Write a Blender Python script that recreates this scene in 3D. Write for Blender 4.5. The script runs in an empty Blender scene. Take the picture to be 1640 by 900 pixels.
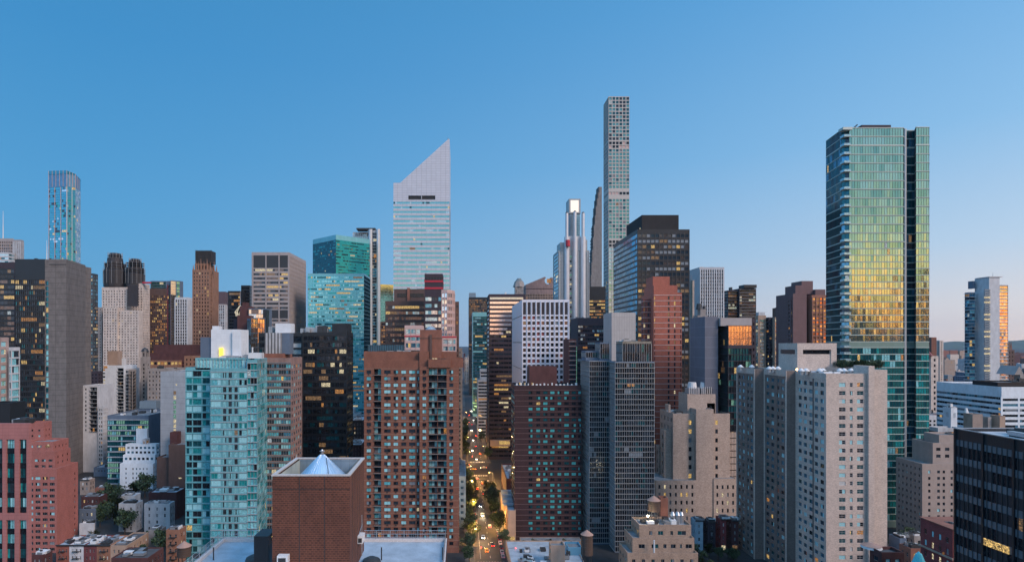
import bpy, math, random, zlib
from math import radians, sin, cos, pi, sqrt
from mathutils import Vector as V
SC = bpy.context.scene
COL = SC.collection
# ---------------- camera ----------------
VX, HY, F, CAMZ = 738.0, 548.0, 930.0, 105.0      # vanishing point of the street, horizon, focal length (px of 1640), eye height
cam = bpy.data.cameras.new('camera'); co = bpy.data.objects.new('camera', cam); COL.objects.link(co)
co.location = (0, 0, CAMZ); co.rotation_euler = (radians(90), 0, 0)
cam.sensor_width = 36; cam.lens = 36*F/1640; cam.shift_x = (820-VX)/1640; cam.shift_y = (HY-450)/1640
cam.clip_start = 1; cam.clip_end = 40000
SC.camera = co
# ---------------- sky, sun, exposure ----------------
SUN_AZ = radians(132)      # clockwise from +Y: behind the camera, to the right
w = bpy.data.worlds.new('World'); SC.world = w; w.use_nodes = True
nt = w.node_tree; nt.nodes.clear()
def N(t, tree=None, **kw):
    n = (tree or nt).nodes.new(t)
    for k, v in kw.items(): setattr(n, k, v)
    return n
L = nt.links.new
def ramp(tree, stops, fac):
    r = N('ShaderNodeValToRGB', tree); e = r.color_ramp.elements
    while len(e) < len(stops): e.new(0.5)
    for i, (p, c) in enumerate(stops):
        e[i].position = p; e[i].color = (*c, 1) if len(c) == 3 else c
    tree.links.new(fac, r.inputs[0]); return r.outputs[0]
tc = N('ShaderNodeTexCoord'); sx = N('ShaderNodeSeparateXYZ'); L(tc.outputs['Generated'], sx.inputs[0])
dotn = N('ShaderNodeVectorMath', operation='DOT_PRODUCT'); flat = N('ShaderNodeVectorMath', operation='MULTIPLY'); flat.inputs[1].default_value = (1,1,0)
L(tc.outputs['Generated'], flat.inputs[0]); nrm = N('ShaderNodeVectorMath', operation='NORMALIZE'); L(flat.outputs[0], nrm.inputs[0])
L(nrm.outputs[0], dotn.inputs[0]); dotn.inputs[1].default_value = (sin(SUN_AZ), cos(SUN_AZ), 0)
zz = sx.outputs['Z']
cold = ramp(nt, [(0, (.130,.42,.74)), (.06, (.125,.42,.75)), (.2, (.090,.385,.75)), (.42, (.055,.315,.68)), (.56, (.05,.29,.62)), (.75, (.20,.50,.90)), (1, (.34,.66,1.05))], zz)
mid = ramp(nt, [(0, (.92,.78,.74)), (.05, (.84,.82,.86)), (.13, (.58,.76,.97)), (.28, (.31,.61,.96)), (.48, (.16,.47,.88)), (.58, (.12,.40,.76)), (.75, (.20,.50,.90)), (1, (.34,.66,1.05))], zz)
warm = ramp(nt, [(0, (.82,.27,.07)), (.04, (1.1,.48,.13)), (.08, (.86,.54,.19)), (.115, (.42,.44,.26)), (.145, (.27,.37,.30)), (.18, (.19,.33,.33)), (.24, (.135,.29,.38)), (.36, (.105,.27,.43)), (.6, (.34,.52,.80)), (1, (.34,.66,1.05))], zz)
cl = N('ShaderNodeTexNoise'); cs = N('ShaderNodeVectorMath', operation='MULTIPLY'); L(tc.outputs['Generated'], cs.inputs[0]); cs.inputs[1].default_value = (3, 3, 26); L(cs.outputs[0], cl.inputs[0]); cl.inputs['Detail'].default_value = 5; cl.inputs['Roughness'].default_value = .6
cm = N('ShaderNodeMixRGB', blend_type='MULTIPLY'); cm.inputs[0].default_value = 1; L(warm, cm.inputs[1]); L(ramp(nt, [(.36, (.72,.72,.76)), (.62, (1.18,1.14,1.08))], cl.outputs[0]), cm.inputs[2]); warm = cm.outputs[0]     # thin cloud streaks over the dawn side
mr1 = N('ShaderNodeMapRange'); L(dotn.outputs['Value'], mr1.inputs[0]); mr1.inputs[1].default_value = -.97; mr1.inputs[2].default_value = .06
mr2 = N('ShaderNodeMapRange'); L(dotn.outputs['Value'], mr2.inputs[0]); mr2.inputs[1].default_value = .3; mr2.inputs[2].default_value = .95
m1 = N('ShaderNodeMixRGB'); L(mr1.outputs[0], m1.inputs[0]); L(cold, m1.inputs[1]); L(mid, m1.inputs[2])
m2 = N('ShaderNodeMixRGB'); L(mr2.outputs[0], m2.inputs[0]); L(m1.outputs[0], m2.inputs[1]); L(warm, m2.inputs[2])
sky = N('ShaderNodeTexSky', sky_type='NISHITA'); sky.sun_disc = False; sky.sun_elevation = radians(2.5); sky.sun_rotation = SUN_AZ
bg1 = N('ShaderNodeBackground'); bg2 = N('ShaderNodeBackground'); add = N('ShaderNodeAddShader'); out = N('ShaderNodeOutputWorld')
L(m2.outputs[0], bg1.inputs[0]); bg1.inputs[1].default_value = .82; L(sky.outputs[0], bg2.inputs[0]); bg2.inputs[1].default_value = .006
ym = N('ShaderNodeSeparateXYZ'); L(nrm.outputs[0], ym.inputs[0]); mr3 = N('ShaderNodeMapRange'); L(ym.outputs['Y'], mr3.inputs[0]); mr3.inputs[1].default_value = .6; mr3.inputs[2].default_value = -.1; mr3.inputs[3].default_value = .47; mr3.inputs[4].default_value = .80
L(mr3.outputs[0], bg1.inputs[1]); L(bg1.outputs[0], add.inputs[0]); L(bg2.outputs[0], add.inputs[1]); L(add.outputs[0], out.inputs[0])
sun = bpy.data.lights.new('sun', 'SUN'); so = bpy.data.objects.new('sun', sun); COL.objects.link(so)
sun.energy = 1.75; sun.angle = radians(24); sun.color = (1, .77, .66)
el = radians(35); so.rotation_euler = V((-sin(SUN_AZ)*cos(el), -cos(SUN_AZ)*cos(el), -sin(el))).to_track_quat('-Z', 'Y').to_euler()
SC.view_settings.view_transform = 'Standard'; SC.view_settings.look = 'None'; SC.view_settings.gamma = 1; SC.view_settings.exposure = .85
SC.render.engine = 'CYCLES'; SC.cycles.max_bounces = 5; SC.cycles.diffuse_bounces = 2; SC.cycles.glossy_bounces = 3
# ---------------- materials ----------------
MT = {}
def base(name):
    m = bpy.data.materials.new(name); m.use_nodes = True; t = m.node_tree
    return m, t, t.nodes['Principled BSDF']
def coords(t):
    # facade coordinates: (x + y, z) in metres, so both street-facing and side walls get upright patterns
    c = N('ShaderNodeTexCoord', t); s = N('ShaderNodeSeparateXYZ', t); t.links.new(c.outputs['Object'], s.inputs[0])
    a = N('ShaderNodeMath', t, operation='ADD'); t.links.new(s.outputs[0], a.inputs[0]); t.links.new(s.outputs[1], a.inputs[1])
    k = N('ShaderNodeCombineXYZ', t); t.links.new(a.outputs[0], k.inputs[0]); t.links.new(s.outputs[2], k.inputs[1])
    return c.outputs['Object'], k.outputs[0]
def scaled(t, vec, s):
    m = N('ShaderNodeVectorMath', t, operation='MULTIPLY'); t.links.new(vec, m.inputs[0]); m.inputs[1].default_value = s; return m.outputs[0]
def mulc(t, col, fac):
    m = N('ShaderNodeMixRGB', t, blend_type='MULTIPLY'); m.inputs[0].default_value = 1; t.links.new(col, m.inputs[1]); t.links.new(fac, m.inputs[2]); return m.outputs[0]
def wallm(name, c, kind='masonry', bw=1.2, bh=1.2, rough=.85, metal=0, vary=.3, line=.7, lw=.05):
    if name in MT: return MT[name]
    m, t, b = base(name); oc, fc = coords(t)
    n1 = N('ShaderNodeTexNoise', t); t.links.new(scaled(t, oc, (.06, .06, .03)), n1.inputs[0]); n1.inputs['Detail'].default_value = 6; n1.inputs['Roughness'].default_value = .65
    n2 = N('ShaderNodeTexNoise', t); t.links.new(scaled(t, oc, (1.1, 1.1, .12)), n2.inputs[0]); n2.inputs['Detail'].default_value = 4
    lo, hi = 1-vary, 1+vary*.7
    g1 = ramp(t, [(.3, (lo,)*3), (.7, (hi,)*3)], n1.outputs[0]); g2 = ramp(t, [(.35, (1-vary*.5,)*3), (.65, (1,)*3)], n2.outputs[0])
    rgb = N('ShaderNodeRGB', t); rgb.outputs[0].default_value = (*c, 1)
    col = mulc(t, mulc(t, rgb.outputs[0], g1), g2)
    if kind in ('panel', 'brick'):
        br = N('ShaderNodeTexBrick', t); t.links.new(fc, br.inputs[0]); br.offset = 0 if kind == 'panel' else .5
        br.inputs['Scale'].default_value = 1; br.inputs['Brick Width'].default_value = bw; br.inputs['Row Height'].default_value = bh
        br.inputs['Mortar Size'].default_value = lw; br.inputs['Mortar Smooth'].default_value = .2
        br.inputs['Color1'].default_value = (1,1,1,1); br.inputs['Color2'].default_value = (.93,.93,.93,1); br.inputs['Mortar'].default_value = (line,)*3+(1,)
        if kind == 'brick': br.inputs['Color2'].default_value = (.6,.6,.62,1)
        col = mulc(t, col, br.outputs[0])
    if kind == 'ribbed':
        wv = N('ShaderNodeTexWave', t); t.links.new(fc, wv.inputs[0]); wv.inputs['Scale'].default_value = .314/bw; wv.bands_direction = 'X'
        col = mulc(t, col, ramp(t, [(.2, (line,)*3), (.6, (1,1,1))], wv.outputs[0]))
    t.links.new(col, b.inputs['Base Color']); b.inputs['Roughness'].default_value = rough; b.inputs['Metallic'].default_value = metal
    bp = N('ShaderNodeBump', t); bp.inputs['Strength'].default_value = .25; bp.inputs['Distance'].default_value = .1; t.links.new(n2.outputs[0], bp.inputs['Height']); t.links.new(bp.outputs[0], b.inputs['Normal'])
    MT[name] = m; return m
def glassm(name, c, metal=.75, rough=.06, vary=.35):
    if name in MT: return MT[name]
    m, t, b = base(name); oc, fc = coords(t)
    n1 = N('ShaderNodeTexNoise', t); t.links.new(scaled(t, oc, (.25, .25, .25)), n1.inputs[0]); n1.inputs['Detail'].default_value = 3
    rgb = N('ShaderNodeRGB', t); rgb.outputs[0].default_value = (*c, 1)
    t.links.new(mulc(t, rgb.outputs[0], ramp(t, [(.3, (1-vary,)*3), (.7, (1+vary,)*3)], n1.outputs[0])), b.inputs['Base Color'])
    b.inputs['Metallic'].default_value = metal; b.inputs['Roughness'].default_value = rough
    n2 = N('ShaderNodeTexNoise', t); t.links.new(scaled(t, oc, (.35, .35, .35)), n2.inputs[0]); n2.inputs['Detail'].default_value = 2
    bp = N('ShaderNodeBump', t); bp.inputs['Strength'].default_value = .35; bp.inputs['Distance'].default_value = .06; t.links.new(n2.outputs[0], bp.inputs['Height']); t.links.new(bp.outputs[0], b.inputs['Normal'])
    MT[name] = m; return m
def litm(name, c, s, patt=1.0):
    # a lamp-lit room behind glass: uneven brightness from furniture, lamps and blinds
    if name in MT: return MT[name]
    m, t, b = base(name); oc, fc = coords(t)
    v = N('ShaderNodeTexVoronoi', t); t.links.new(scaled(t, fc, (.8, 1.1, 1)), v.inputs[0])
    n = N('ShaderNodeTexNoise', t); t.links.new(scaled(t, fc, (.3, .6, 1)), n.inputs[0]); n.inputs['Detail'].default_value = 4
    k = N('ShaderNodeMath', t, operation='MULTIPLY'); t.links.new(ramp(t, [(0, (2.4,)*3), (.22, (1.1,)*3), (.5, (.4,)*3), (.9, (.12,)*3)], v.outputs[0]), k.inputs[0]); t.links.new(ramp(t, [(.38, (.25,)*3), (.62, (1.25,)*3)], n.outputs[0]), k.inputs[1])
    k2 = N('ShaderNodeMath', t, operation='MULTIPLY'); t.links.new(k.outputs[0], k2.inputs[0]); k2.inputs[1].default_value = s
    b.inputs['Base Color'].default_value = (.05,.05,.05,1); b.inputs['Roughness'].default_value = .15
    b.inputs['Emission Color'].default_value = (*c, 1); t.links.new(k2.outputs[0], b.inputs['Emission Strength'])
    MT[name] = m; return m
def plain(name, c, rough=.6, metal=0, emit=0):
    if name in MT: return MT[name]
    m, t, b = base(name); oc, fc = coords(t)
    n = N('ShaderNodeTexNoise', t); t.links.new(scaled(t, oc, (.8, .8, .8)), n.inputs[0]); n.inputs['Detail'].default_value = 4
    rgb = N('ShaderNodeRGB', t); rgb.outputs[0].default_value = (*c, 1)
    t.links.new(mulc(t, rgb.outputs[0], ramp(t, [(.3, (.8,)*3), (.7, (1.12,)*3)], n.outputs[0])), b.inputs['Base Color'])
    b.inputs['Roughness'].default_value = rough; b.inputs['Metallic'].default_value = metal
    if emit: b.inputs['Emission Color'].default_value = (*c, 1); b.inputs['Emission Strength'].default_value = emit
    MT[name] = m; return m
LY = litm('lit_yellow', (1, .64, .20), .75); LO = litm('lit_orange', (1, .42, .09), .5); LW = litm('lit_white', (1, .84, .52), .75); LD = litm('lit_dim', (1, .55, .22), .22)
LG = litm('lit_green', (.35, .85, .62), .4)
LC_ = litm('lit_cool', (.75, .9, 1), .5)
WARM = [LY, LY, LO, LW, LD, LD, LD, LC_]
GD = glassm('glass_dark', (.035, .05, .07), .35, .08); GK = glassm('glass_black', (.015, .02, .028), .3, .08)
GB = glassm('glass_blue', (.12, .32, .46), .7); GT = glassm('glass_teal', (.03, .38, .40), .5); GTL = glassm('glass_teal_light', (.30, .72, .78), .4, .12)
GTD = glassm('glass_teal_dark', (.02, .13, .16), .6); GCY = glassm('glass_cyan', (.14, .50, .58), .3, .12); GGR = glassm('glass_green', (.30, .60, .50), .85, .03, .15)
GGL = glassm('glass_green_light', (.40, .72, .60), .85, .03, .12); GGD = glassm('glass_green_dark', (.10, .33, .30), .8, .05)
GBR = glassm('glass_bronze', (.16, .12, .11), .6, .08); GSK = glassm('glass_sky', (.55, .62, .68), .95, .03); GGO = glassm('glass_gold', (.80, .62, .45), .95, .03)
GPA = glassm('glass_pale', (.45, .62, .68), .5, .12)
BLC = plain('blind_cyan', (.29, .60, .66), .35); BLW = plain('blind_white', (.5, .52, .52), .5); BLD = plain('blind_grey', (.16, .19, .22), .5)
DARK = plain('dark_metal', (.03, .032, .036), .5); GREY = plain('grey_metal', (.22, .24, .26), .5, .3); WHT = plain('white_paint', (.62, .64, .66), .6)
LOUV = wallm('louvre_grey', (.12, .13, .145), 'ribbed', bw=.9, line=.45); ROOF = wallm('roof_membrane', (.20, .225, .25), vary=.4); ROOFD = wallm('roof_tar', (.07, .075, .085), vary=.4); ROOFL = wallm('roof_pale', (.42, .47, .52), vary=.3)
STEEL = plain('galvanised_steel', (.45, .47, .5), .35, .7)
# ---------------- geometry ----------------
class MB:
    def __init__(s): s.v = []; s.f = []; s.m = []; s.mats = []
    def mi(s, m):
        if m not in s.mats: s.mats.append(m)
        return s.mats.index(m)
    def quad(s, a, b, c, d, m):
        i = len(s.v); s.v += [a, b, c, d]; s.f.append((i, i+1, i+2, i+3)); s.m.append(s.mi(m))
    def poly(s, pts, m):
        i = len(s.v); s.v += list(pts); s.f.append(tuple(range(i, i+len(pts)))); s.m.append(s.mi(m))
    def box(s, x0, x1, y0, y1, z0, z1, m, bottom=True):
        a = [(x0,y0,z0),(x1,y0,z0),(x1,y1,z0),(x0,y1,z0),(x0,y0,z1),(x1,y0,z1),(x1,y1,z1),(x0,y1,z1)]
        i = len(s.v); s.v += a; k = s.mi(m)
        fs = [(0,1,5,4),(1,2,6,5),(2,3,7,6),(3,0,4,7),(4,5,6,7)] + ([(3,2,1,0)] if bottom else [])
        for f in fs: s.f.append(tuple(i+j for j in f)); s.m.append(k)
    def obox(s, p, u, n, a, b, z0, z1, d0, d1, m):
        # box on a facade: from a to b along u, z0..z1, from depth d0 to d1 along the outward normal
        P = lambda t, d, z: (p[0]+u[0]*t+n[0]*d, p[1]+u[1]*t+n[1]*d, z)
        i = len(s.v); k = s.mi(m)
        s.v += [P(a,d1,z0),P(b,d1,z0),P(b,d0,z0),P(a,d0,z0),P(a,d1,z1),P(b,d1,z1),P(b,d0,z1),P(a,d0,z1)]
        for f in [(0,1,5,4),(1,2,6,5),(3,0,4,7),(4,5,6,7),(3,2,1,0)]: s.f.append(tuple(i+j for j in f)); s.m.append(k)
    def cone(s, x, y, z0, z1, r0, r1, m, n=12, cap=True):
        i = len(s.v); k = s.mi(m)
        for j in range(n): s.v.append((x+r0*cos(2*pi*j/n), y+r0*sin(2*pi*j/n), z0))
        for j in range(n): s.v.append((x+r1*cos(2*pi*j/n), y+r1*sin(2*pi*j/n), z1))
        for j in range(n): q = (j+1) % n; s.f.append((i+j, i+q, i+n+q, i+n+j)); s.m.append(k)
        if cap: s.f.append(tuple(i+n+j for j in range(n))); s.m.append(k)
    def bar(s, a, b, r, m):
        a = V(a); b = V(b); d = (b-a).normalized(); u = d.orthogonal().normalized()*r; w_ = d.cross(u).normalized()*r
        i = len(s.v); k = s.mi(m)
        for p in (a, b):
            for q in (u+w_, -u+w_, -u-w_, u-w_): s.v.append(tuple(p+q))
        for f in [(0,1,5,4),(1,2,6,5),(2,3,7,6),(3,0,4,7),(4,5,6,7),(3,2,1,0)]: s.f.append(tuple(i+j for j in f)); s.m.append(k)
    def add(s, quads):
        for q in quads: s.quad(*q)
    def mesh(s, name):
        me = bpy.data.meshes.new(name); me.from_pydata(s.v, [], s.f)
        for m in s.mats: me.materials.append(m)
        me.polygons.foreach_set('material_index', s.m); me.update(); return me
    def build(s, name, parent=None, kind=None):
        o = bpy.data.objects.new(name, s.mesh(name)); COL.objects.link(o)
        if parent: o.parent = parent
        if kind: o['kind'] = kind
        return o
def tag(o, label, cat, group=None):
    o['label'] = label; o['category'] = cat
    if group: o['group'] = group
    return o
def WX(px, D): return (px-VX)*D/F
def WZ(py, D): return CAMZ+(HY-py)*D/F
def S(k='punch', fh=3.6, bw=3.5, ww=.5, wh=.5, mats=((None,1),), lit=.03, **kw):
    d = dict(k=k, fh=fh, bw=bw, ww=ww, wh=wh, mats=mats, lit=lit, warm=WARM, run=.5, rec=.35, top=1.5, bot=0, side=.6, sill=None, fins=None, slab=None, span=None, cols=None, jit=.012, litz=None, frame=None, mech=(), blank=())
    d.update(kw); return d
class B:
    """one building: an Empty at its base, a wall part per mass, and window parts"""
    def __init__(s, name, label, D, x0, x1, cat='building', group=None, vis=900, rows=None):
        s.D = D; s.ox = WX((x0+x1)/2, D); s.oy = D; s.vis = vis; s.rng = random.Random(zlib.crc32(label.encode())); s.c = []; s.rows = rows
        s.root = bpy.data.objects.new(name, None); COL.objects.link(s.root); s.root.location = (s.ox, s.oy, 0); s.root.empty_display_size = 5
        tag(s.root, label, cat, group)
    def X(s, px, D=None): return WX(px, D or s.D)-s.ox
    def pick(s, sp, z, prev):
        r = s.rng; lit = sp['lit']
        if sp['litz']: lit = sp['litz'](z, lit)
        if prev is not None and prev[1] and r.random() < sp['run']: return prev
        if r.random() < lit*(1-sp['run']*.6): return (r.choice(sp['warm']), True)
        if prev is not None and not prev[1] and sp['k'] != 'punch' and r.random() < .45: return prev
        t = r.random()*sum(m[1] for m in sp['mats'])
        for m, w_ in sp['mats']:
            t -= w_
            if t <= 0: return (m, False)
        return (sp['mats'][0][0], False)
    def facade(s, mb, p, u, n, W, zb, zt, sp, wm):
        P = lambda a, d, z: (p[0]+u[0]*a+n[0]*d, p[1]+u[1]*a+n[1]*d, z)
        quad = lambda a, b, z0, z1, m, d=0: mb.quad(P(a,d,z0), P(b,d,z0), P(b,d,z1), P(a,d,z1), m)
        if not sp or sp['k'] is None: quad(0, W, zb, zt, wm); return
        r = s.rng; fh = sp['fh']; top = zt-sp['top']; nf = int((top-zb-sp['bot'])/fh+.02)
        if nf < 1: quad(0, W, zb, zt, wm); return
        side = min(sp['side'], W*.2); rec = sp['rec']; j = sp['jit']; span = sp['span'] or wm
        quad(0, W, top, zt, wm); quad(0, W, zb, top-nf*fh, wm)
        iw = W-2*side; h = fh*sp['wh']; sill = sp['sill'] if sp['sill'] is not None else (fh-h)/2
        front = abs(n[1]) > .7
        px_m = F/s.D
        if sp['k'] == 'punch':
            if sp['cols']: cols = [(W*c[0], W*c[1], (c[2] if len(c) > 2 else 'w'), (dict(sp, mats=c[3]) if len(c) > 3 else sp)) for c in sp['cols']]
            else:
                nb = max(1, round(iw/sp['bw'])); b = iw/nb; ww = b*sp['ww']
                cols = [(side+b*i+(b-ww)/2, side+b*i+(b+ww)/2, 'w', sp) for i in range(nb)]
                if sp.get('skip'): cols = [c for i, c in enumerate(cols) if not sp['skip'](i, nb)]
            small = (cols and (cols[0][1]-cols[0][0])*px_m*(1 if front else .35) < 1.6) if s.rows is None else s.rows
            if not cols: quad(0, W, top-nf*fh, top, wm); return
            edges = [0]+[e for c in cols for e in (c[0], c[1])]+[W]
            for i in range(0, len(edges), 2):          # full-height piers
                if edges[i+1] > edges[i]: quad(edges[i], edges[i+1], top-nf*fh, top, wm)
            for f in range(nf):
                z1 = top-f*fh; z0 = z1-fh; a0 = z0+sill; a1 = a0+h
                row = []; scz = s.seen(P(W/2, 0, a0))
                for (a, b, t, cp) in cols:
                    if f in sp['blank']:
                        quad(a, b, z0, z1, wm); continue
                    if t == 'b':                      # open balcony bay: deep recess, slab and railing
                        d = -1.6
                        quad(a, b, z0, z0+.25, wm); mb.quad(P(a,0,z0+.25),P(b,0,z0+.25),P(b,d,z0+.25),P(a,d,z0+.25),wm); mb.quad(P(a,d,z1),P(b,d,z1),P(b,0,z1),P(a,0,z1),wm)
                        mb.quad(P(a,0,z0),P(a,d,z0),P(a,d,z1),P(a,0,z1),wm); mb.quad(P(b,d,z0),P(b,0,z0),P(b,0,z1),P(b,d,z1),wm)
                        q = []; k = max(2, round((b-a)/1.5)); ww = (b-a)/k
                        for i in range(k):
                            m = s.pick(sp, z0, None)[0]; q.append((P(a+ww*i+.08,d+.02,z0+.3),P(a+ww*(i+1)-.08,d+.02,z0+.3),P(a+ww*(i+1)-.08,d+.02,z1-.3),P(a+ww*i+.08,d+.02,z1-.3),m))
                        q.append((P(a,d,z0),P(b,d,z0),P(b,d,z1),P(a,d,z1),sp.get('bback', GK)))
                        s.c.append((scz*6, 'window', q))
                        bb = MB(); bb.obox(p, u, n, a-.1, b+.1, z0+.02, z0+.22, .02, .55, sp.get('slabm', GREY)); bb.obox(p, u, n, a-.1, b+.1, z0+1.15, z0+1.25, .48, .55, DARK)
                        for i in range(int((b-a)/.5)+1): bb.obox(p, u, n, a+i*.5, a+i*.5+.06, z0+.2, z0+1.15, .5, .54, DARK)
                        s.c.append((scz*5, 'balcony', [(bb.v[x[0]], bb.v[x[1]], bb.v[x[2]], bb.v[x[3]], bb.mats[mm]) for x, mm in zip(bb.f, bb.m)]))
                        continue
                    quad(a, b, z0, a0, wm); quad(a, b, a1, z1, wm)
                    mb.quad(P(a,0,a0),P(b,0,a0),P(b,-rec,a0),P(a,-rec,a0),wm); mb.quad(P(a,-rec,a1),P(b,-rec,a1),P(b,0,a1),P(a,0,a1),wm)
                    mb.quad(P(a,0,a0),P(a,-rec,a0),P(a,-rec,a1),P(a,0,a1),wm); mb.quad(P(b,-rec,a0),P(b,0,a0),P(b,0,a1),P(b,-rec,a1),wm)
                    q = []; m, lt = s.pick(cp, z0, None); fr = sp['frame']
                    if fr and not small:
                        fw, fm, nm = fr; q.append((P(a,-rec,a0),P(b,-rec,a0),P(b,-rec,a1),P(a,-rec,a1),fm)); k = (b-a-fw)/nm
                        for i in range(nm):
                            m2 = m if r.random() < .75 or lt else s.pick(cp, z0, None)[0]
                            x0, x1 = a+fw+k*i, a+k*(i+1); zm = (a0+a1)/2 if sp.get('sash') else a1-fw
                            q.append((P(x0,-rec+.04,a0+fw),P(x1,-rec+.04,a0+fw),P(x1,-rec+.04,zm),P(x0,-rec+.04,zm),m2))
                            if sp.get('sash'): q.append((P(x0,-rec+.04,zm+fw),P(x1,-rec+.04,zm+fw),P(x1,-rec+.04,a1-fw),P(x0,-rec+.04,a1-fw),m2))
                    else: q.append((P(a,-rec,a0),P(b,-rec,a0),P(b,-rec,a1),P(a,-rec,a1),m))
                    if sp.get('ac') and r.random() < sp['ac']:
                        c = (a+b)/2; bb = MB(); bb.obox(p, u, n, c-.4, c+.4, a0-.55, a0-.05, .01, .25, sp.get('acm', DARK)); q += [(bb.v[x[0]], bb.v[x[1]], bb.v[x[2]], bb.v[x[3]], bb.mats[mm]) for x, mm in zip(bb.f, bb.m)]
                    if small: row += q
                    else: s.c.append((scz*(b-a)*h*(1 if front else .4), 'window', q))
                if row: s.c.append((scz*W, 'window_row', row))
        else:
            nb = max(1, round(iw/sp['bw'])); b = iw/nb
            if side > 0: quad(0, side, top-nf*fh, top, wm); quad(W-side, W, top-nf*fh, top, wm)
            for f in range(nf):
                z1 = top-f*fh; z0 = z1-fh; a0 = z0+sill; a1 = a0+h; scz = s.seen(P(W/2, 0, a0))
                if f in sp['mech']: quad(side, W-side, z0, z1, sp.get('mechm', LOUV)); continue
                quad(side, W-side, z0, a0, span); quad(side, W-side, a1, z1, span)
                mb.quad(P(side,0,a0),P(W-side,0,a0),P(W-side,-rec,a0),P(side,-rec,a0),span); mb.quad(P(side,-rec,a1),P(W-side,-rec,a1),P(W-side,0,a1),P(side,0,a1),span)
                q = []; prev = None
                for i in range(nb):
                    prev = s.pick(sp, z0, prev); x0, x1 = side+b*i, side+b*(i+1); e1 = r.uniform(-j, j)*b; e2 = r.uniform(-j, j)*h; g = .04 if not sp['fins'] else 0
                    q.append((P(x0+g,-rec+e1-e2,a0),P(x1-g,-rec-e1-e2,a0),P(x1-g,-rec-e1+e2,a1),P(x0+g,-rec+e1+e2,a1),prev[0]))
                s.c.append((scz*W, 'window_band', q))
            if sp['fins']:
                fw, fd, fm = sp['fins'][:3]; ev = sp['fins'][3] if len(sp['fins']) > 3 else 1
                for i in range(0, nb+1, ev): mb.obox(p, u, n, side+b*i-fw/2, side+b*i+fw/2, top-nf*fh, top+sp.get('finup', 0), -rec-.02, fd, fm)
        if sp['slab']:
            sh, sd, sm = sp['slab']
            for f in range(nf+1): mb.obox(p, u, n, 0, W, top-f*fh-sh/2, top-f*fh+sh/2, 0, sd, sm)
    def seen(s, q):
        y = q[1]+s.oy; py = HY-(q[2]-CAMZ)*F/max(y, 1); return 1 if py < s.vis else .001
    def mass(s, pts, zb, zt, specs, wm, roof=None, par=1.0, pname='wall'):
        """closed footprint pts (CCW, local), one facade spec per edge; parapet and sunken roof"""
        mb = MB(); n = len(pts); par = min(par, (zt-zb)*.4)
        nr = []
        for i in range(n):
            a, b = pts[i], pts[(i+1) % n]; l = sqrt((b[0]-a[0])**2+(b[1]-a[1])**2) or 1e-6; u = ((b[0]-a[0])/l, (b[1]-a[1])/l); nn = (u[1], -u[0]); nr.append((u, nn, l))
            s.facade(mb, a, u, nn, l, zb, zt, specs[i] if i < len(specs) else None, wm)
        t = .35; ins = []
        for i in range(n):
            (u0, n0, _), (u1, n1, _) = nr[i-1], nr[i]; k = 1+n0[0]*n1[0]+n0[1]*n1[1]; k = max(k, .3)
            ins.append((pts[i][0]-t*(n0[0]+n1[0])/k, pts[i][1]-t*(n0[1]+n1[1])/k))
        for i in range(n):
            q = (i+1) % n
            mb.quad((*pts[i], zt), (*pts[q], zt), (*ins[q], zt), (*ins[i], zt), wm); mb.quad((*ins[i], zt), (*ins[q], zt), (*ins[q], zt-par), (*ins[i], zt-par), wm)
        mb.build(pname, s.root)
        rb = MB(); rb.poly([(*q, zt-par) for q in ins], roof or ROOF); rb.build('roof', s.root)
    def box(s, x0, x1, top, D=None, dep=None, xb=None, front=None, side=None, wm=None, bot=None, roof=None, par=1.0, z=None, back=None, pname='wall', ab=False):
        D = D or s.D
        if xb is not None:
            e = x1 if xb >= x1 else x0
            dep = D*((e-VX)/(xb-VX)-1)
        dep = max(dep or 25, 1.0)
        if xb is None and not ab:                      # x0..x1 is the whole outline: front plus the receding flank
            e = x1 if x1 < VX else (x0 if x0 > VX else None)
            if e is not None:
                off = abs(e-VX); dep = max(min(dep, .3*(x1-x0)*D/max(off, 1)), 6.0); e2 = VX+(e-VX)*(D+dep)/D
                if x1 < VX: x1 = max(e2, x0+.4*(x1-x0))
                if e == x0: x0 = min(e2, x1-.4*(x1-x0))
                if side is None: side = front
        xa, xc = s.X(x0, D), s.X(x1, D); y0 = D-s.oy; y1 = y0+dep
        zt = WZ(top, D) if z is None else z; zb = 0 if bot is None else WZ(bot, D)
        s.mass([(xa,y0),(xc,y0),(xc,y1),(xa,y1)], zb, zt, [front, side, back, side], wm, roof, par, pname)
        s.last = (xa, xc, y0, y1, zt-par)
        return s
    def stuff_on_roof(s, n=5, mat=None, hmax=3, seed=1):
        xa, xc, y0, y1, z = s.last; r = random.Random(seed+int(xa*7))
        for i in range(n):
            w_, d_, h_ = r.uniform(1.2, 4.5), r.uniform(1.2, 4), r.uniform(.8, hmax); x = r.uniform(xa+1, max(xc-w_-1, xa+1.1)); y = r.uniform(y0+1, max(y1-d_-1, y0+1.1))
            m = MB(); mm = mat or r.choice([STEEL, GREY, WHT, DARK]); m.box(x, x+w_, y, y+d_, z+.3, z+.3+h_, mm); m.box(x+.2, x+w_-.2, y+.2, y+d_-.2, z, z+.31, DARK)
            if r.random() < .5: m.cone(x+w_/2, y+d_/2, z+.3+h_, z+.6+h_, min(w_, d_)*.35, min(w_, d_)*.35, DARK, 10)
            m.build('roof_unit', s.root)
    def mast(s, px, py0, py1, D=None, r=.25, mat=None, name='mast'):
        D = D or s.D+3; m = MB(); x = s.X(px, D); z0, z1 = WZ(py0, D), WZ(py1, D); y = D-s.oy; m.cone(x, y, z0, (z0+z1)/2, r, r*.7, mat or GREY, 6); m.cone(x, y, (z0+z1)/2, z1, r*.6, r*.25, mat or GREY, 6); m.build(name, s.root)
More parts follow.
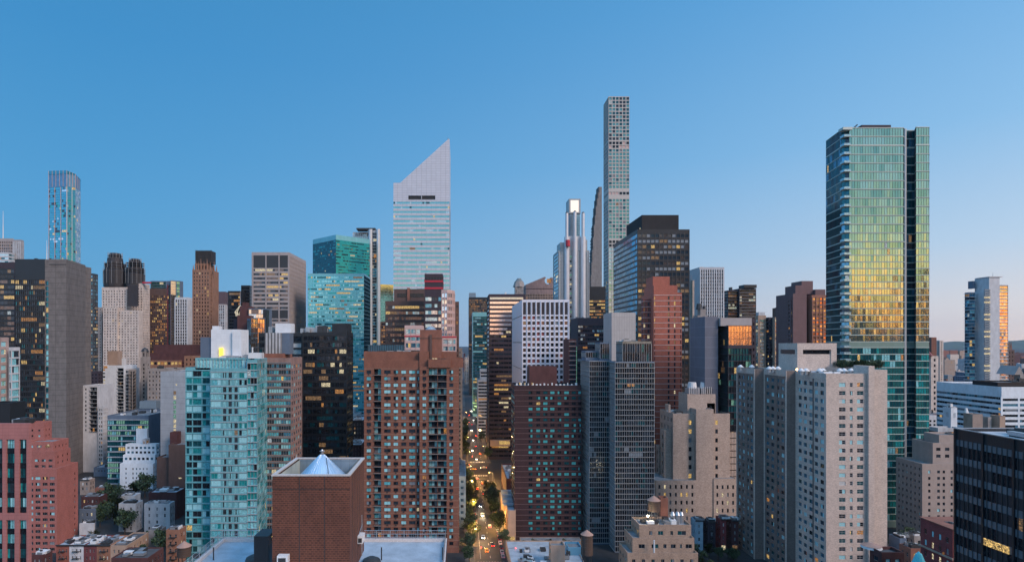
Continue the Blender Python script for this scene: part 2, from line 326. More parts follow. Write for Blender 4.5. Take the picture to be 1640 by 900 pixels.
    def done(s, cap=100):
        by = {}
        for c in s.c: by.setdefault(c[1], []).append(c)
        for nm, cs in by.items():
            cs.sort(key=lambda c: -c[0])
            for c in cs[:cap]:
                m = MB()
                if nm == 'balcony':
                    m.add(c[2][:5]); o = m.build(nm, s.root); m = MB(); m.add(c[2][5:]); m.build('railing', o)
                else: m.add(c[2]); m.build(nm, s.root)
            if cs[cap:]:
                m = MB()
                for c in cs[cap:]: m.add(c[2])
                m.build(nm, s.root, 'stuff')
        return s
# ======================= palette =======================
GRAN = wallm('granite_pink', (.36,.15,.145), 'panel', 1.6, .9, line=.75, vary=.15); BRP = wallm('brick_pink', (.37,.135,.115), 'brick', .4, .14, vary=.18, line=1.1, lw=.02)
CONC = wallm('concrete_grey', (.17,.155,.15), 'panel', 12, 4.05, line=.5, lw=.14, vary=.26); STONE = wallm('limestone_cream', (.56,.48,.43), 'masonry'); STONEG = wallm('limestone_grey', (.29,.265,.255)); BRBROWN = wallm('brick_brown_deco', (.27,.145,.095), vary=.25)
DKBRICK = wallm('brick_dark_red', (.085,.032,.032)); WHB = wallm('white_brick', (.64,.70,.76), vary=.15); WHBL = wallm('white_stucco', (.50,.52,.55), vary=.2); GRMET = wallm('silver_panel', (.36,.38,.40), 'panel', 3, 3.9, .4, .4, .12, .6, .12)
OFFG = wallm('office_concrete', (.33,.30,.30), vary=.12); CLAD = wallm('blank_metal_cladding', (.36,.385,.42), 'panel', 9, 3.7, .5, .2, .15, .7, .12); DKM = wallm('dark_curtain_frame', (.014,.016,.021), rough=.4, vary=.2)
TEALF = wallm('teal_spandrel', (.18,.46,.52), rough=.25, metal=.3, vary=.15); BRK = wallm('brick_orange', (.215,.088,.058), 'brick', .5, .16, vary=.2, line=1.15, lw=.025); BRKD = wallm('brick_maroon', (.042,.018,.021), 'brick', .5, .16, vary=.2, line=1.2, lw=.02)
TAN = wallm('tan_stone', (.36,.26,.20), vary=.2); PURP = wallm('purple_brown_panel', (.10,.068,.08), 'panel', 3, 3.6, line=.8, vary=.12); PLUM = wallm('plum_panel', (.040,.030,.042), vary=.15); RED = plain('red_band', (.42,.02,.04), .5); BRS = wallm('brownstone_panel', (.105,.066,.058), vary=.2)
WHP = wallm('white_tile', (.66,.70,.74), 'panel', 2.5, 1.2, .5, 0, .06, .85, .04); BLUEG = wallm('blue_grey_cladding', (.10,.14,.20), vary=.15); TERRA = wallm('terracotta_plain', (.24,.10,.07)); ZINC = wallm('zinc_blue', (.20,.27,.33), 'panel', 1.5, 3, .4, .3, .1, .7, .06)
TANK = wallm('tank_wood', (.10,.065,.05), 'ribbed', bw=.25, line=.6); CAP = wallm('tank_roof', (.34,.22,.18), vary=.15)
CRM = wallm('cream_brick', (.60,.50,.44), 'brick', .6, .2, vary=.12, line=.85, lw=.03); CRMD = wallm('brown_grey_brick', (.22,.175,.155), 'brick', .6, .2, vary=.15, line=.85, lw=.03)
SILV = plain('silver_frame', (.50,.53,.56), .35, .5); PALE = plain('pale_trim', (.55,.52,.52), .6); TRIMR = plain('pink_trim', (.50,.36,.34), .7)
# ======================= far left skyline =======================
b = B('office_tower', 'brown striped tower at the far left edge with a thin white spire above it', 1000, -40, 38, vis=420)
b.box(-40, 21, 382, xb=22, dep=30, front=S('band', 5.4, 3.2, wh=.7, mats=[(GBR,3),(GD,2)], lit=.02, top=4, fins=(.9,.4,OFFG)), side=None, wm=OFFG)
b.box(21, 38, 384, dep=30, front=S('band', 4, 3.2, wh=.8, mats=[(GBR,2),(GSK,1)], lit=.02, top=3, fins=(1.6,.5,WHBL)), side=None, wm=OFFG)
b.box(-40, 24, 404, D=985, dep=14, front=S('band', 6, 6, wh=.5, mats=[(GTD,2),(GPA,2)], lit=.02), wm=WHBL)
b.mast(5, 384, 338, r=.9, mat=WHT, name='spire'); b.done()
b = B('glass_tower', 'slender blue glass tower with pale vertical piers and a slanting top, at the far left', 900, 78, 130, vis=415)
xs = [(78,900),(107,894),(121,900),(129,925),(129,945),(78,945)]; P_ = [(WX(a,d)-b.ox, d-b.oy) for a, d in xs]
gl = [(glassm('glass_lake',(.07,.36,.50),.6,.06,.2),9),(GT,1),(GD,1.2),(GSK,.4)]; fz = dict(lit=.03, top=20, side=.2, warm=[LW, LW, LY])
b.mass(P_, 0, WZ(280,900), [S('band', 3.9, 2.2, wh=.86, mats=gl, fins=(.55,.3,TRIMR,5), **fz), S('band', 3.9, 2.2, wh=.86, mats=gl, fins=(.6,.3,PALE,3), **fz), S('band', 3.9, 2, wh=.86, mats=[(GB,3),(GSK,1.5),(GPA,2),(GT,1)], fins=(.35,.1,PALE,3), **dict(fz, rec=.05)), None, None, None], wallm('blue_cladding', (.10,.25,.40), rough=.3, metal=.5))
m = MB(); CR = glassm('glass_crown', (.04,.24,.34), .6)
for (a, c, ta, tb) in [(0,1,274,275),(1,2,275,279),(2,3,279,284)]:
    pa, pc = P_[a], P_[c]; n_ = 5 if a == 0 else 3
    for i in range(n_):
        f0, f1 = i/n_, (i+1)/n_; q = lambda f: (pa[0]+(pc[0]-pa[0])*f, pa[1]+(pc[1]-pa[1])*f); z = lambda f: WZ(ta+(tb-ta)*f, 900); m.quad((*q(f0), WZ(281,900)), (*q(f1), WZ(281,900)), (*q(f1), z(f1)), (*q(f0), z(f0)), CR)
        l = q(f0); m.box(l[0]-.28, l[0]+.28, l[1]-.3, l[1]+.3, WZ(300,900), z(f0)+.1, TRIMR)
m.quad((*P_[0], WZ(281,900)), (*P_[5], WZ(281,900)), (*P_[5], WZ(274,900)), (*P_[0], WZ(274,900)), CR)
m.build('crown', b.root); b.mast(75, 420, 385, D=700, r=.7, mat=WHT); b.done()
b = B('office_tower', 'massive tower with a blank grey concrete flank and a dark front full of lit offices', 440, -60, 137, vis=760)
offd = dict(warm=[LY, LY, LO, LD, LD], lit=.18)
b.box(-70, 24, 420, ab=1, D=452, dep=50, front=S('band', 4.05, 2.8, wh=.62, mats=[(GK,4),(GBR,2),(GD,3)], span=DKM, lit=.10, run=.6, top=5), wm=PLUM)
b.box(24, 72, 415, ab=1, dep=50, front=S('band', 4.05, 1.5, wh=.66, mats=[(GK,5),(GTD,1.5),(GD,3)], span=DKM, fins=(.14,.15,DARK), run=.62, top=15.3, lit=.26, warm=[LY,LO,LO,LD,LD,LW], litz=lambda z, l: l*(1.15 if z > 95 else .45), side=.1), wm=DKM)
b.box(72, 79, 415.5, ab=1, dep=50, front=S('band', 4.05, 1.7, wh=.8, mats=[(GTL,2),(GTD,2)], lit=.08, top=16, side=.9), wm=CONC)
xs = [(79,440),(106,440),(137,475),(137,492),(79,492)]
b.mass([(WX(a,d)-b.ox, d-b.oy) for a, d in xs], 0, WZ(415,440), [None]*5, CONC, par=2, pname='concrete_flank')
mm = MB(); q = [(WX(a,d)-b.ox, d-b.oy) for a, d in xs]
mm.obox(q[0], (1,0), (0,-1), 0, q[1][0]-q[0][0], WZ(424,440), WZ(423,440), 0, .25, DARK); mm.build('cornice_line', b.root)
b.last = (b.X(26), b.X(70), 5, 40, WZ(415,440)-1); b.stuff_on_roof(3, DARK, 2.5); b.done()
b = B('office_tower', 'narrow dark glass tower just right of the grey concrete slab, lights on its middle floors', 700, 135, 157, vis=660)
b.box(130, 157, 438, dep=40, front=S('band', 4.2, 2.6, wh=.6, mats=[(GK,4),(GB,1),(GTD,2)], span=DKM, lit=.10, run=.6, fins=(.2,.2,GREY), litz=lambda z, l: l*3 if z < 145 else l*.2), side=None, wm=DKM)
b.box(137, 142, 430, D=715, dep=10, wm=BLUEG); b.done()
b = B('pale_tower', 'slim pale tower at the left edge with big green-lit windows above the granite building', 300, -40, 24, vis=680)
b.box(-40, 14, 540, dep=20, front=S('punch', 4.1, 4.4, ww=.62, wh=.62, mats=[(GTL,3),(BLC,2),(LG,.6)], lit=.03, frame=(.12,WHT,3)), wm=wallm('pale_pink_brick',(.40,.30,.28)))
b.box(14, 24, 556, D=303, dep=16, front=S('band', 4.1, 1.4, wh=.8, mats=[(GTL,3),(BLC,2),(GD,1)], lit=.04), wm=WHBL); b.done()
b = B('twin_topped_tower', 'cream deco hotel tower crowned by two scaffolded domed turrets', 850, 150, 240, vis=650)
deco = dict(rec=.5, lit=.05, mats=[(GK,5),(BLD,1)], warm=[LY,LW,LD])
b.box(163, 203, 460, ab=1, dep=50, front=S('punch', 3.9, 3.9, ww=.42, wh=.5, top=4, **deco), side=S('punch', 3.9, 3.9, ww=.42, wh=.5, **deco), wm=STONE)
b.box(203, 240, 454, D=862, dep=50, front=S('punch', 3.9, 3.9, ww=.42, wh=.5, top=6, **deco), side=S('punch', 3.9, 3.9, ww=.42, wh=.5, **deco), wm=STONE)
b.box(150, 163, 492, ab=1, D=845, dep=40, front=S('punch', 3.9, 3.9, ww=.42, wh=.5, **deco), side=None, wm=STONEG)
b.box(165, 188, 492, ab=1, D=836, dep=13, front=S('punch', 3.9, 3.6, ww=.42, wh=.5, **deco), side=None, wm=STONE)
b.box(188, 222, 497, ab=1, D=838, dep=11, front=S('punch', 3.9, 4.2, ww=.36, wh=.5, **deco), side=None, wm=STONE)
m = MB(); m.box(b.X(200,837), b.X(215,837), -6, -2, WZ(490,838), WZ(456,838), wallm('scaffold_net',(.045,.04,.045),'ribbed',bw=1,line=.5)); m.build('scaffold_net', b.root)
SCAF = wallm('scaffold_dark', (.06,.055,.06), 'panel', 1.2, 1.6, .7, .2, .2, .35, .25)
for cx, top, wd in [(184.5, 406, 16.5), (216.5, 415, 14)]:
    m = MB(); x = b.X(cx, 870); y = 20; r = wd*870/F; z = lambda p: WZ(p, 870); s_ = [(460,.98),(434,1),(432,.86),(424,.9),(423,.72),(414,.66),(413,.52),(top+2,.5),(top,.46)]
    s_ = [(p if i == 0 or top == 406 else p+6, q) for i, (p, q) in enumerate(s_)]; s_ = s_[:-2]+[(top+2,.5),(top,.46)]
    for (pa, ra), (pb, rb_) in zip(s_, s_[1:]): m.cone(x, y, z(pa), z(pb), r*ra, r*rb_, SCAF, 12)
    for i in range(14):
        a = 2*pi*i/14
        for p0, p1, rr in [(455,430,1.02),(430,420,.93),(420,top-1,.62)]: m.bar((x+r*rr*cos(a), y+r*rr*sin(a), z(p0)), (x+r*rr*cos(a), y+r*rr*sin(a), z(p1)), .18, GREY)
    for k in range(12):
        zz_ = z(458)+k*(z(top)-z(458))/12; rr = 1.03 if zz_ < z(432) else (.94 if zz_ < z(422) else .64); m.cone(x, y, zz_, zz_+.3, r*rr, r*rr, DARK, 12)
    m.cone(x, y, z(top+3), z(top+1.5), 1.2, 1.2, LW, 8); m.build('turret', b.root)
m = MB(); m.box(b.X(228,860), b.X(240,860), 10, 14, WZ(454,862), WZ(451.5,862), RED); m.build('safety_netting', b.root)
b.done()
b = B('office_tower', 'green glass tower with an orange-lit lower front and a facet of bright yellow reflected light', 900, 240, 295, vis=560)
b.box(240, 268, 462, ab=1, dep=45, front=S('band', 4.3, 2.6, wh=.6, mats=[(GBR,3),(GD,2)], lit=.42, run=.3, warm=[LO,LO,LD,LY], top=10, fins=(.7,.25,BRS)), side=None, wm=BRS)
b.box(241, 266, 450, ab=1, D=915, dep=25, front=S('band', 4.3, 2, wh=.8, mats=[(GGD,3),(GGR,1)], lit=.05), side=None, wm=BLUEG)
a = WX(270,905)-b.ox
b.mass([(a,0),(a+9,-2),(a+14,2),(a+14,14),(a,14)], 0, WZ(450,900), [S('band',4.3,3,wh=.9,mats=[(GGD,3)],lit=.05,fins=(.3,.2,RED),top=6), S('band',4.3,2.2,wh=.93,mats=[(GSK,1)],lit=0,top=0), None, None, None], BLUEG)
a2 = WX(284,905)-b.ox; a3 = WX(289,905)-b.ox
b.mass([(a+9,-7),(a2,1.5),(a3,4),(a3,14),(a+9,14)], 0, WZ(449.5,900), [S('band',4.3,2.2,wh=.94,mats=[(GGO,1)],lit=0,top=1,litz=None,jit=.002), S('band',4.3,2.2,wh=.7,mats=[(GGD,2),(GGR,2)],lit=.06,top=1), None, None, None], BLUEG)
b.done()
b = B('office_tower', 'dark office block with closely spaced white vertical fins left of the brown deco tower', 800, 280, 308, vis=552)
b.box(280, 309, 476, dep=30, front=S('band', 4.2, 3.1, wh=.78, mats=[(GK,5),(GD,2)], lit=.02, top=3, fins=(1.1,.7,WHBL)), side=None, wm=WHBL); b.done()
b = B('deco_tower', 'slender brown brick deco skyscraper with a spiky crown and black scaffold on top', 650, 308, 347, vis=600)
dd = dict(lit=.09, mats=[(GK,4),(GBR,1)], warm=[LW,LY,LY], rec=.5, top=2)
b.box(308, 336, 432, ab=1, front=S('punch', 4.1, 3.1, ww=.42, wh=.55, **dd), side=None, wm=BRBROWN, dep=24)
xa, xc = b.X(336), b.X(340.5,656)
b.mass([(xa,0.5),(xc,6),(xc,17),(xa,17)], 0, WZ(434,650), [S('punch', 4.1, 3.1, ww=.4, wh=.55, **dd), None, None, None], BRBROWN)
b.box(312, 342, 422, D=653, dep=18, bot=433, front=S('punch', 4.6, 3.2, ww=.4, wh=.75, **dd), wm=BRBROWN)
b.box(314, 339, 414, D=656, dep=12, bot=423, wm=BRBROWN)
m = MB()
for i, px in enumerate([309,313,317,321,326,331,336,341,345]): h = [6,13,11,16,12,16,11,12,5][i]; x = b.X(px); m.cone(x, 1 if i < 7 else 3, WZ(434,650), WZ(430-h,650), 1.0, .15, BRBROWN, 4)
m.build('crown_spike', b.root)
m = MB(); m.box(b.X(313.5,655), b.X(339,655), 4.5, 16, WZ(422,655), WZ(402,655), SCAF)
for i in range(14): x = b.X(313.5,655)+i*(b.X(339,655)-b.X(313.5,655))/13; m.bar((x,4.2,WZ(424,655)), (x,4.2,WZ(400.5,655)), .13, DARK)
for k in range(8): m.box(b.X(313,655), b.X(340,655), 4.1, 4.4, WZ(402+k*2.6,655), WZ(401.7+k*2.6,655), DARK)
m.build('scaffold', b.root); b.done()
b = B('grey_tower', 'plain grey stepped tower between the brown deco tower and the black office block', 900, 346, 366, vis=520)
b.box(346, 366, 467, dep=30, front=None, wm=PURP); b.box(350, 364, 487, D=880, dep=18, front=S('band', 4.2, 3, wh=.55, mats=[(GD,2),(GPA,1)], fins=(.8,.4,WHBL)), wm=OFFG); b.done()
b = B('office_tower', 'black office block with yellow lit windows at its left corner, behind the lit filigree spire', 720, 365, 404, vis=520)
b.box(365, 387, 466, ab=1, dep=30, front=S('band', 4.2, 2.6, wh=.6, mats=[(GK,1)], span=DKM, lit=.45, run=.75, warm=[LO,LY,LD], litz=lambda z, l: l if z > 150 else .05, side=1.5), wm=DKM)
b.box(386, 406, 457, D=732, dep=30, front=S('band', 4.2, 2.6, wh=.6, mats=[(GK,1)], span=DKM, lit=.03), wm=DKM); b.done()
b = B('lit_spire', 'ornate white filigree crown with a needle spire, in front of a black office block', 640, 372, 392, cat='spire', vis=560)
b.box(374, 391, 510, dep=10, wm=PLUM, side=None)
m = MB(); x = b.X(382); z = lambda p: WZ(p,640); LC = plain('floodlit_stone', (.8,.68,.48), emit=.22)
for i in range(10):
    a = 2*pi*i/10; r0 = 4.6
    m.bar((x+r0*cos(a),5+r0*sin(a),z(506)),(x+r0*1.05*cos(a),5+r0*1.05*sin(a),z(499)),.28,LC); m.bar((x+r0*1.3*cos(a),5+r0*1.3*sin(a),z(500)),(x+.5*cos(a),5+.5*sin(a),z(489)),.2,LC)
    m.bar((x+r0*.6*cos(a),5+r0*.6*sin(a),z(507)),(x+r0*1.3*cos(a+.6),5+r0*1.3*sin(a+.6),z(500)),.2,LC)
m.cone(x,5,z(492),z(463),.5,.08,PALE,6); m.build('crown', b.root); b.done()
b = B('stepped_building', 'dark red stepped tower with a folded orange mirror-glass front', 430, 379, 430, vis=560)
b.box(380, 400, 505, ab=1, D=440, dep=20, wm=DKBRICK, side=None); b.box(384, 398, 490, ab=1, D=446, dep=12, bot=506, wm=DKBRICK, side=None); b.box(388, 394, 484, ab=1, D=449, dep=7, bot=491, wm=DKBRICK, side=None); b.box(398, 426, 494, ab=1, D=444, dep=14, front=S('band',3.6,1.9,wh=.9,mats=[(GGO,3),(GSK,1),(GBR,.5)],lit=0,side=.1,top=.6,jit=.004), side=None, wm=BLUEG)
ax = lambda p: WX(p,430)-b.ox; fo = dict(mats=[(GGO,3),(GSK,1.2),(GBR,.7)], lit=0, side=.05, top=.3, jit=.01, fins=(.12,.06,DARK))
b.mass([(ax(394),2),(ax(403),-1.5),(ax(403),8),(ax(394),8)], 0, WZ(510,430), [S('band',3.6,1.9,wh=.93,mats=[(GPA,2),(GSK,1)],lit=0,side=.05,fins=(.12,.06,DARK)), None,None,None], BLUEG)
b.mass([(ax(403),-1.5),(ax(412),1),(ax(421),4.2),(ax(421),8),(ax(403),8)], 0, WZ(509,430), [S('band',3.6,1.9,wh=.93,**fo), S('band',3.6,1.9,wh=.93,**fo), None,None,None], BLUEG)
b.box(421, 431, 496, D=436, dep=14, wm=DKM, side=None); b.done()
b = B('office_block', 'grey concrete office block with three wide bays of windows and a dark top floor', 560, 403, 490, vis=522)
of = dict(mats=[(GK,3),(GBR,2),(GD,2)], run=.6, warm=[LY,LY,LD,LW])
b.box(403, 463, 404, xb=490, front=S('band', 4.05, 2.05, wh=.52, lit=.13, fins=(1.1,.35,OFFG,6), side=1.2, top=3, mech=(0,1,2,13,14), mechm=DARK, **of), side=S('band', 4.05, 1.9, wh=.55, lit=.10, fins=(.35,.3,OFFG,1), side=1, top=3, **of), wm=OFFG)
b.stuff_on_roof(3); b.done()
b = B('hall_building', 'long low dark red building with a row of lit windows, below the finned block', 600, 240, 330, vis=600)
b.box(246, 330, 552, dep=50, wm=DKBRICK, side=None); b.box(240, 296, 577, D=585, dep=14, front=S('band', 5, 3.4, wh=.55, mats=[(GK,1)], lit=.8, run=.2, warm=[LY,LO,LY,LD], top=.5, fins=(.6,.2,BRBROWN)), wm=BRBROWN, bot=592, side=None)
b.box(240, 330, 566, D=592, dep=8, wm=DKBRICK, front=S('punch',3.6,3.4,ww=.4,wh=.5,mats=[(GK,1)],lit=.1,top=8), side=None)
b.box(295, 332, 570, D=560, dep=20, wm=BRBROWN, front=S('punch',4.2,4,ww=.35,wh=.5,mats=[(GK,3)],lit=.02), side=None); b.done()
b = B('stone_belfry', 'old stone tower with a dark arched lantern and dome, left of the blank slab', 520, 224, 242, cat='tower', vis=660)
b.box(225, 241, 572, dep=11, front=S('punch',3.6,3.2,ww=.3,wh=.55,mats=[(GK,1)],lit=.06,top=5), side=None, wm=STONEG)
b.box(227, 239, 563, D=522, dep=7, bot=573, front=S('punch',4.5,2.2,ww=.55,wh=.7,mats=[(GK,1)],lit=0,top=.5), side=None, wm=STONEG)
m = MB(); x = b.X(233,526); m.cone(x,5,WZ(563,524),WZ(559,524),3.4,2.2,DARK,10); m.cone(x,5,WZ(559,524),WZ(556.5,524),2.2,.3,DARK,10); m.build('dome', b.root); b.done()
b = B('stone_block', 'grey stone apartment block with tiny dark windows behind the pale blank slab', 500, 238, 300, vis=670)
b.box(236, 300, 590, D=500, dep=30, front=S('punch',3.6,3.0,ww=.35,wh=.5,mats=[(GK,5),(BLD,1)],lit=.05), side=None, wm=STONEG); b.stuff_on_roof(4)
b.box(218, 240, 612, D=540, dep=25, front=S('punch',3.6,3.4,ww=.35,wh=.5,mats=[(GK,5)],lit=.05), side=None, wm=STONEG); b.done()
b = B('blank_slab', 'pale blank metal-clad slab with one glowing stair slot down its face', 400, 257, 298, vis=700)
b.box(257, 299, 595, ab=1, dep=30, wm=CLAD, side=None)
m = MB(); z = lambda p: WZ(p,400)
for i in range(10): p = 626+i*7.6; m.box(b.X(278), b.X(282), -.05, .3, z(p+5.6), z(p), [LD,LW,LG,LG,LG,LG,LW,LW,LW,LW][i])
m.build('stair_window', b.root); m = MB(); m.box(b.X(281.5),b.X(283.5),-.1,.2,z(617),z(614.5),LW); m.build('wall_lamp', b.root); b.done()
b = B('balcony_tower', 'pale tower with a blank wall and balcony column, in front of the twin-turreted tower', 520, 165, 218, vis=680)
b.box(165, 199, 585, ab=1, dep=20, wm=WHB, front=S('punch', 3.1, 3, cols=[(0,.10),(.66,.97,'b')], wh=.45, mats=[(GK,4),(BLD,2)], lit=.06, top=2.5, slabm=WHT), side=None)
b.box(199, 206, 590, ab=1, D=522, dep=18, wm=WHBL, front=S('band',3.1,1.2,wh=.7,mats=[(GD,2),(BLD,1)],lit=.06,side=.1), side=None)
b.box(206, 218, 592, D=516, dep=20, wm=STONEG, front=S('punch', 3.1, 3, cols=[(.2,.9,'b')], wh=.45, mats=[(GK,4)], lit=.08, slabm=GREY), side=None)
b.box(172, 196, 562, D=528, dep=10, bot=586, wm=TAN, side=None); m = MB(); m.box(b.X(196,524), b.X(200,524), 3, 6, WZ(586,522), WZ(574,522), WHT); m.build('bulkhead', b.root)
m = MB(); m.box(b.X(166), b.X(172), -.2, 1, WZ(589.5,520), WZ(586,520), LO); m.build('lit_penthouse', b.root); b.done()
b = B('white_block', 'narrow white block with leafy stacked balconies right beside the big grey concrete slab', 470, 136, 173, vis=760)
b.box(133, 158, 617, ab=1, dep=20, bot=None, wm=WHBL, front=S('punch', 3.3, 3, cols=[(.12,.22),(.42,.9,'b')], wh=.5, mats=[(GK,3),(BLD,1)], lit=.05, blank=(11,12,13,14,15,16,17,18,19,20), slabm=GREY), side=None)
b.box(158, 172, 650, D=468, dep=20, wm=WHBL, front=S('band',3.3,1.6,wh=.6,mats=[(GK,3),(GB,1),(BLD,1)],lit=.15,run=.2,side=.1,fins=(.4,.3,WHBL)), side=None)
m = MB(); rr = random.Random(3)
b.done()
b = B('dark_block', 'dark low block in the gap between the grey concrete slab and the pale balcony tower', 600, 136, 168, vis=620)
b.box(128, 170, 595, dep=30, front=S('punch',3.6,3.4,ww=.5,wh=.4,mats=[(GK,3)],lit=.12,warm=[LO,LW]), wm=PLUM, side=None); b.done()
b = B('glass_office', 'small office building glowing green through full-width ribbon windows, beside the white terraced block', 430, 172, 235, vis=752)
b.box(172, 238, 665, ab=1, dep=35, bot=None, wm=BLUEG, front=S('band', 3.95, 1.6, wh=.68, mats=[(GTD,3),(GTL,2),(LG,2.2)], lit=.07, run=.6, side=.1, top=3.2, fins=(.12,.1,GTD), slab=(.35,.25,WHBL), warm=[LY,LY,LG]), side=None); b.stuff_on_roof(8)
b.done()
b = B('dark_finned_building', 'dark blue low building with vertical fins and a blue plant box on its roof', 470, 215, 258, vis=700)
b.box(216, 258, 655, ab=1, dep=25, front=S('band',3.8,2.2,wh=.8,mats=[(GK,3),(GD,2)],lit=.03,fins=(.4,.3,BLUEG)), wm=BLUEG, side=None)
m = MB(); m.box(b.X(219), b.X(246), 4, 12, WZ(655,470), WZ(643,470), ZINC); m.build('plant_box', b.root); b.stuff_on_roof(5); b.done()
b = B('terraced_block', 'bright white terraced apartment block stepping up to a blank white tank house', 415, 192, 268, vis=800)
wt = dict(mats=[(GK,3),(GB,2),(BLD,1)], lit=.05, rec=.25)
b.box(192, 245, 742, xb=252, dep=20, front=S('punch',3.25,2.6,ww=.34,wh=.45,skip=lambda i,n: i in (0,2,n-1),top=2.2,**wt), side=S('punch',3.25,3,ww=.4,wh=.45,**wt), wm=WHB)
b.box(197, 248, 728, D=418, xb=254, dep=17, bot=743, front=S('punch',3.3,3,ww=.6,wh=.55,top=1.2,**wt), side=S('punch',3.3,3,ww=.6,wh=.5,**wt), wm=WHB)
b.box(201, 250, 711, D=421, xb=256, dep=14, bot=729, front=S('punch',3.3,2.8,ww=.6,wh=.5,top=1,**wt), side=S('punch',3.3,3,ww=.6,wh=.5,**wt), wm=WHB)
b.box(218, 243, 686, D=428, dep=7, bot=712, wm=WHB); b.box(228, 240, 703, D=423, dep=4, bot=713, wm=WHBL, front=S('punch',4,5,ww=.7,wh=.5,mats=[(LD,1)],lit=0,top=.5)); b.done()
b = B('blank_brick_block', 'blank brown brick block with a square chimney house, left of the teal glass tower', 385, 252, 298, vis=780)
b.box(251, 270, 732, ab=1, D=388, dep=14, wm=BRS, side=None); b.box(270, 299, 712, ab=1, D=385, dep=18, wm=BRS, side=None); b.box(272, 290, 692, D=392, dep=6, bot=714, wm=DKBRICK, side=None)
m = MB(); m.box(b.X(286), b.X(291), -.1, .1, WZ(766,385), WZ(764.3,385), LW); m.build('wall_lamp', b.root); b.done()
# ======================= near left =======================
b = B('granite_office', 'pink granite office building at the left edge with tall dark green window strips', 150, -60, 48)
zt = WZ(678,150); gs = dict(rec=.5, top=2.6, bot=0)
b.box(-60, 46, 678, xb=49, front=S('punch', 20.8, 3.2, cols=[(-.0+.02,.10),(.16,.27),(.34,.45),(.52,.60),(.66,.785),(.855,.965)], wh=.915, sill=.25, mats=[(GTD,1)], lit=0, frame=(.09,DARK,3), **gs), side=None, wm=GRAN, roof=ROOFL, par=.6)
# floors inside the strips: alternate glass and black spandrel panels
W_ = b.X(46)-b.X(-60); r0 = b.rng; top = zt-2.6
for (a, c) in [(.02,.10),(.16,.27),(.34,.45),(.52,.60),(.66,.785),(.855,.965)]:
    for f in range(2):
        for k in range(5):
            m = MB(); z1 = top-f*20.8-1.5-k*3.8; x0 = b.X(-60)+a*W_; x1 = b.X(-60)+c*W_; n_ = 3
            for i in range(n_):
                e = (x1-x0)/n_; mt = r0.choice([GTL,GT,GTD,BLC]) if (k in (0,4) or r0.random() < .25) else r0.choice([GTD,GT,GD]); m.quad((x0+e*i+.08,.42,z1-2.3),(x0+e*(i+1)-.08,.42,z1-2.3),(x0+e*(i+1)-.08,.42,z1),(x0+e*i+.08,.42,z1),mt)
            m.box(x0,x1,.36,.46,z1-3.75,z1-2.35,GK); m.build('window_panel', b.root)
b.last = (b.X(0), b.X(40), 1, 8, zt-.6); b.stuff_on_roof(5, hmax=1.2); b.done()
m = MB()
b = B('dark_plant_house', 'dark metal plant house on the rooftop at the left edge', 175, -20, 16, cat='plant house'); b.box(-20, 16, 645, ab=1, dep=6, wm=DKM, bot=700); b.done()
b = B('brick_apartments', 'pink brick apartment tower with stepped planted terraces, right of the granite office', 290, 48, 126)
ba = dict(mats=[(GD,3),(BLC,2),(GK,3),(BLD,1)], rec=.25, lit=.02)
D_ = 290
b.box(30, 91, 750, xb=125, front=S('punch', 2.95, 3.4, ww=.72, wh=.5, top=3.4, frame=(.07,WHBL,3), **ba), side=S('punch', 2.95, 4.2, ww=.22, wh=.42, top=4, skip=lambda i, n: i not in (3,5,6), **ba), wm=BRP)
b.box(40, 88, 723, D=294, xb=113, bot=751, front=S('punch', 2.95, 3.4, ww=.6, wh=.42, top=3, frame=(.07,WHBL,3), **ba), side=S('punch', 2.95, 4, ww=.25, wh=.4, **ba), wm=BRP)
b.box(40, 85, 707, D=298, xb=110, bot=724, front=S('punch', 2.95, 4, ww=.6, wh=.42, top=1, **ba), side=S('punch', 2.95, 3, ww=.3, wh=.4, **ba), wm=BRP)
b.box(44, 83, 676, D=306, dep=9, bot=708, front=S('punch', 2.95, 3, ww=.3, wh=.35, top=2.8, **dict(ba, lit=.12)), side=None, wm=BRP)
m = MB()
for (x_, z_) in [(64,713),(78,711)]: m.box(b.X(x_,297), b.X(x_+2,297), 6, 6.4, WZ(z_+2,297), WZ(z_,297), LW)
m.build('terrace_lamp', b.root); b.done()
# ======================= centre left =======================
gt = [(GTL,4),(GCY,3),(GT,.8),(BLC,3)]; DKW = [(GK,2.5),(GTL,2),(GD,1)]; LTW = [(GTL,3),(BLC,3),(GK,1.4),(GT,1)]
b = B('glass_apartments', 'pale turquoise glass apartment tower in the left foreground with a white plant box on top', 265, 297, 430)
D_ = 265
f1 = dict(mats=gt+[(GK,.5)], lit=.012, run=.25, rec=.12)
b.box(297, 337, 588, ab=1, D=272, dep=18, front=S('punch', 3.28, 2, cols=[(.04,.26),(.3,.64),(.68,.97)], wh=.78, sill=.5, frame=(.06,TEALF,2), slab=(.3,.25,TEALF), ac=0, **dict(f1, mats=[(GTD,2),(GT,2),(BLC,2),(GCY,1.5),(GK,2)])), wm=TEALF, side=None)
b.box(337, 396, 590, ab=1, D=265, dep=24, front=S('punch', 3.28, 2, cols=[(.02,.28),(.34,.43,'w',DKW),(.49,.58,'w',DKW),(.65,.74,'w',DKW),(.78,.99,'w',LTW)], wh=.72, sill=.5, frame=(.06,SILV,3), slab=(.28,.18,SILV), **f1), wm=TEALF, side=None)
xs = [(396,265),(412,265),(428,290),(428,300),(396,300)]; q = [(WX(a,d)-b.ox, d-b.oy) for a, d in xs]
sg = S('band', 3.28, 1.25, wh=.80, mats=[(GTL,3),(GCY,3),(GT,2),(GK,1)], lit=.01, run=.2, rec=.2, fins=(.08,.08,SILV), slab=(.3,.35,SILV), side=.1)
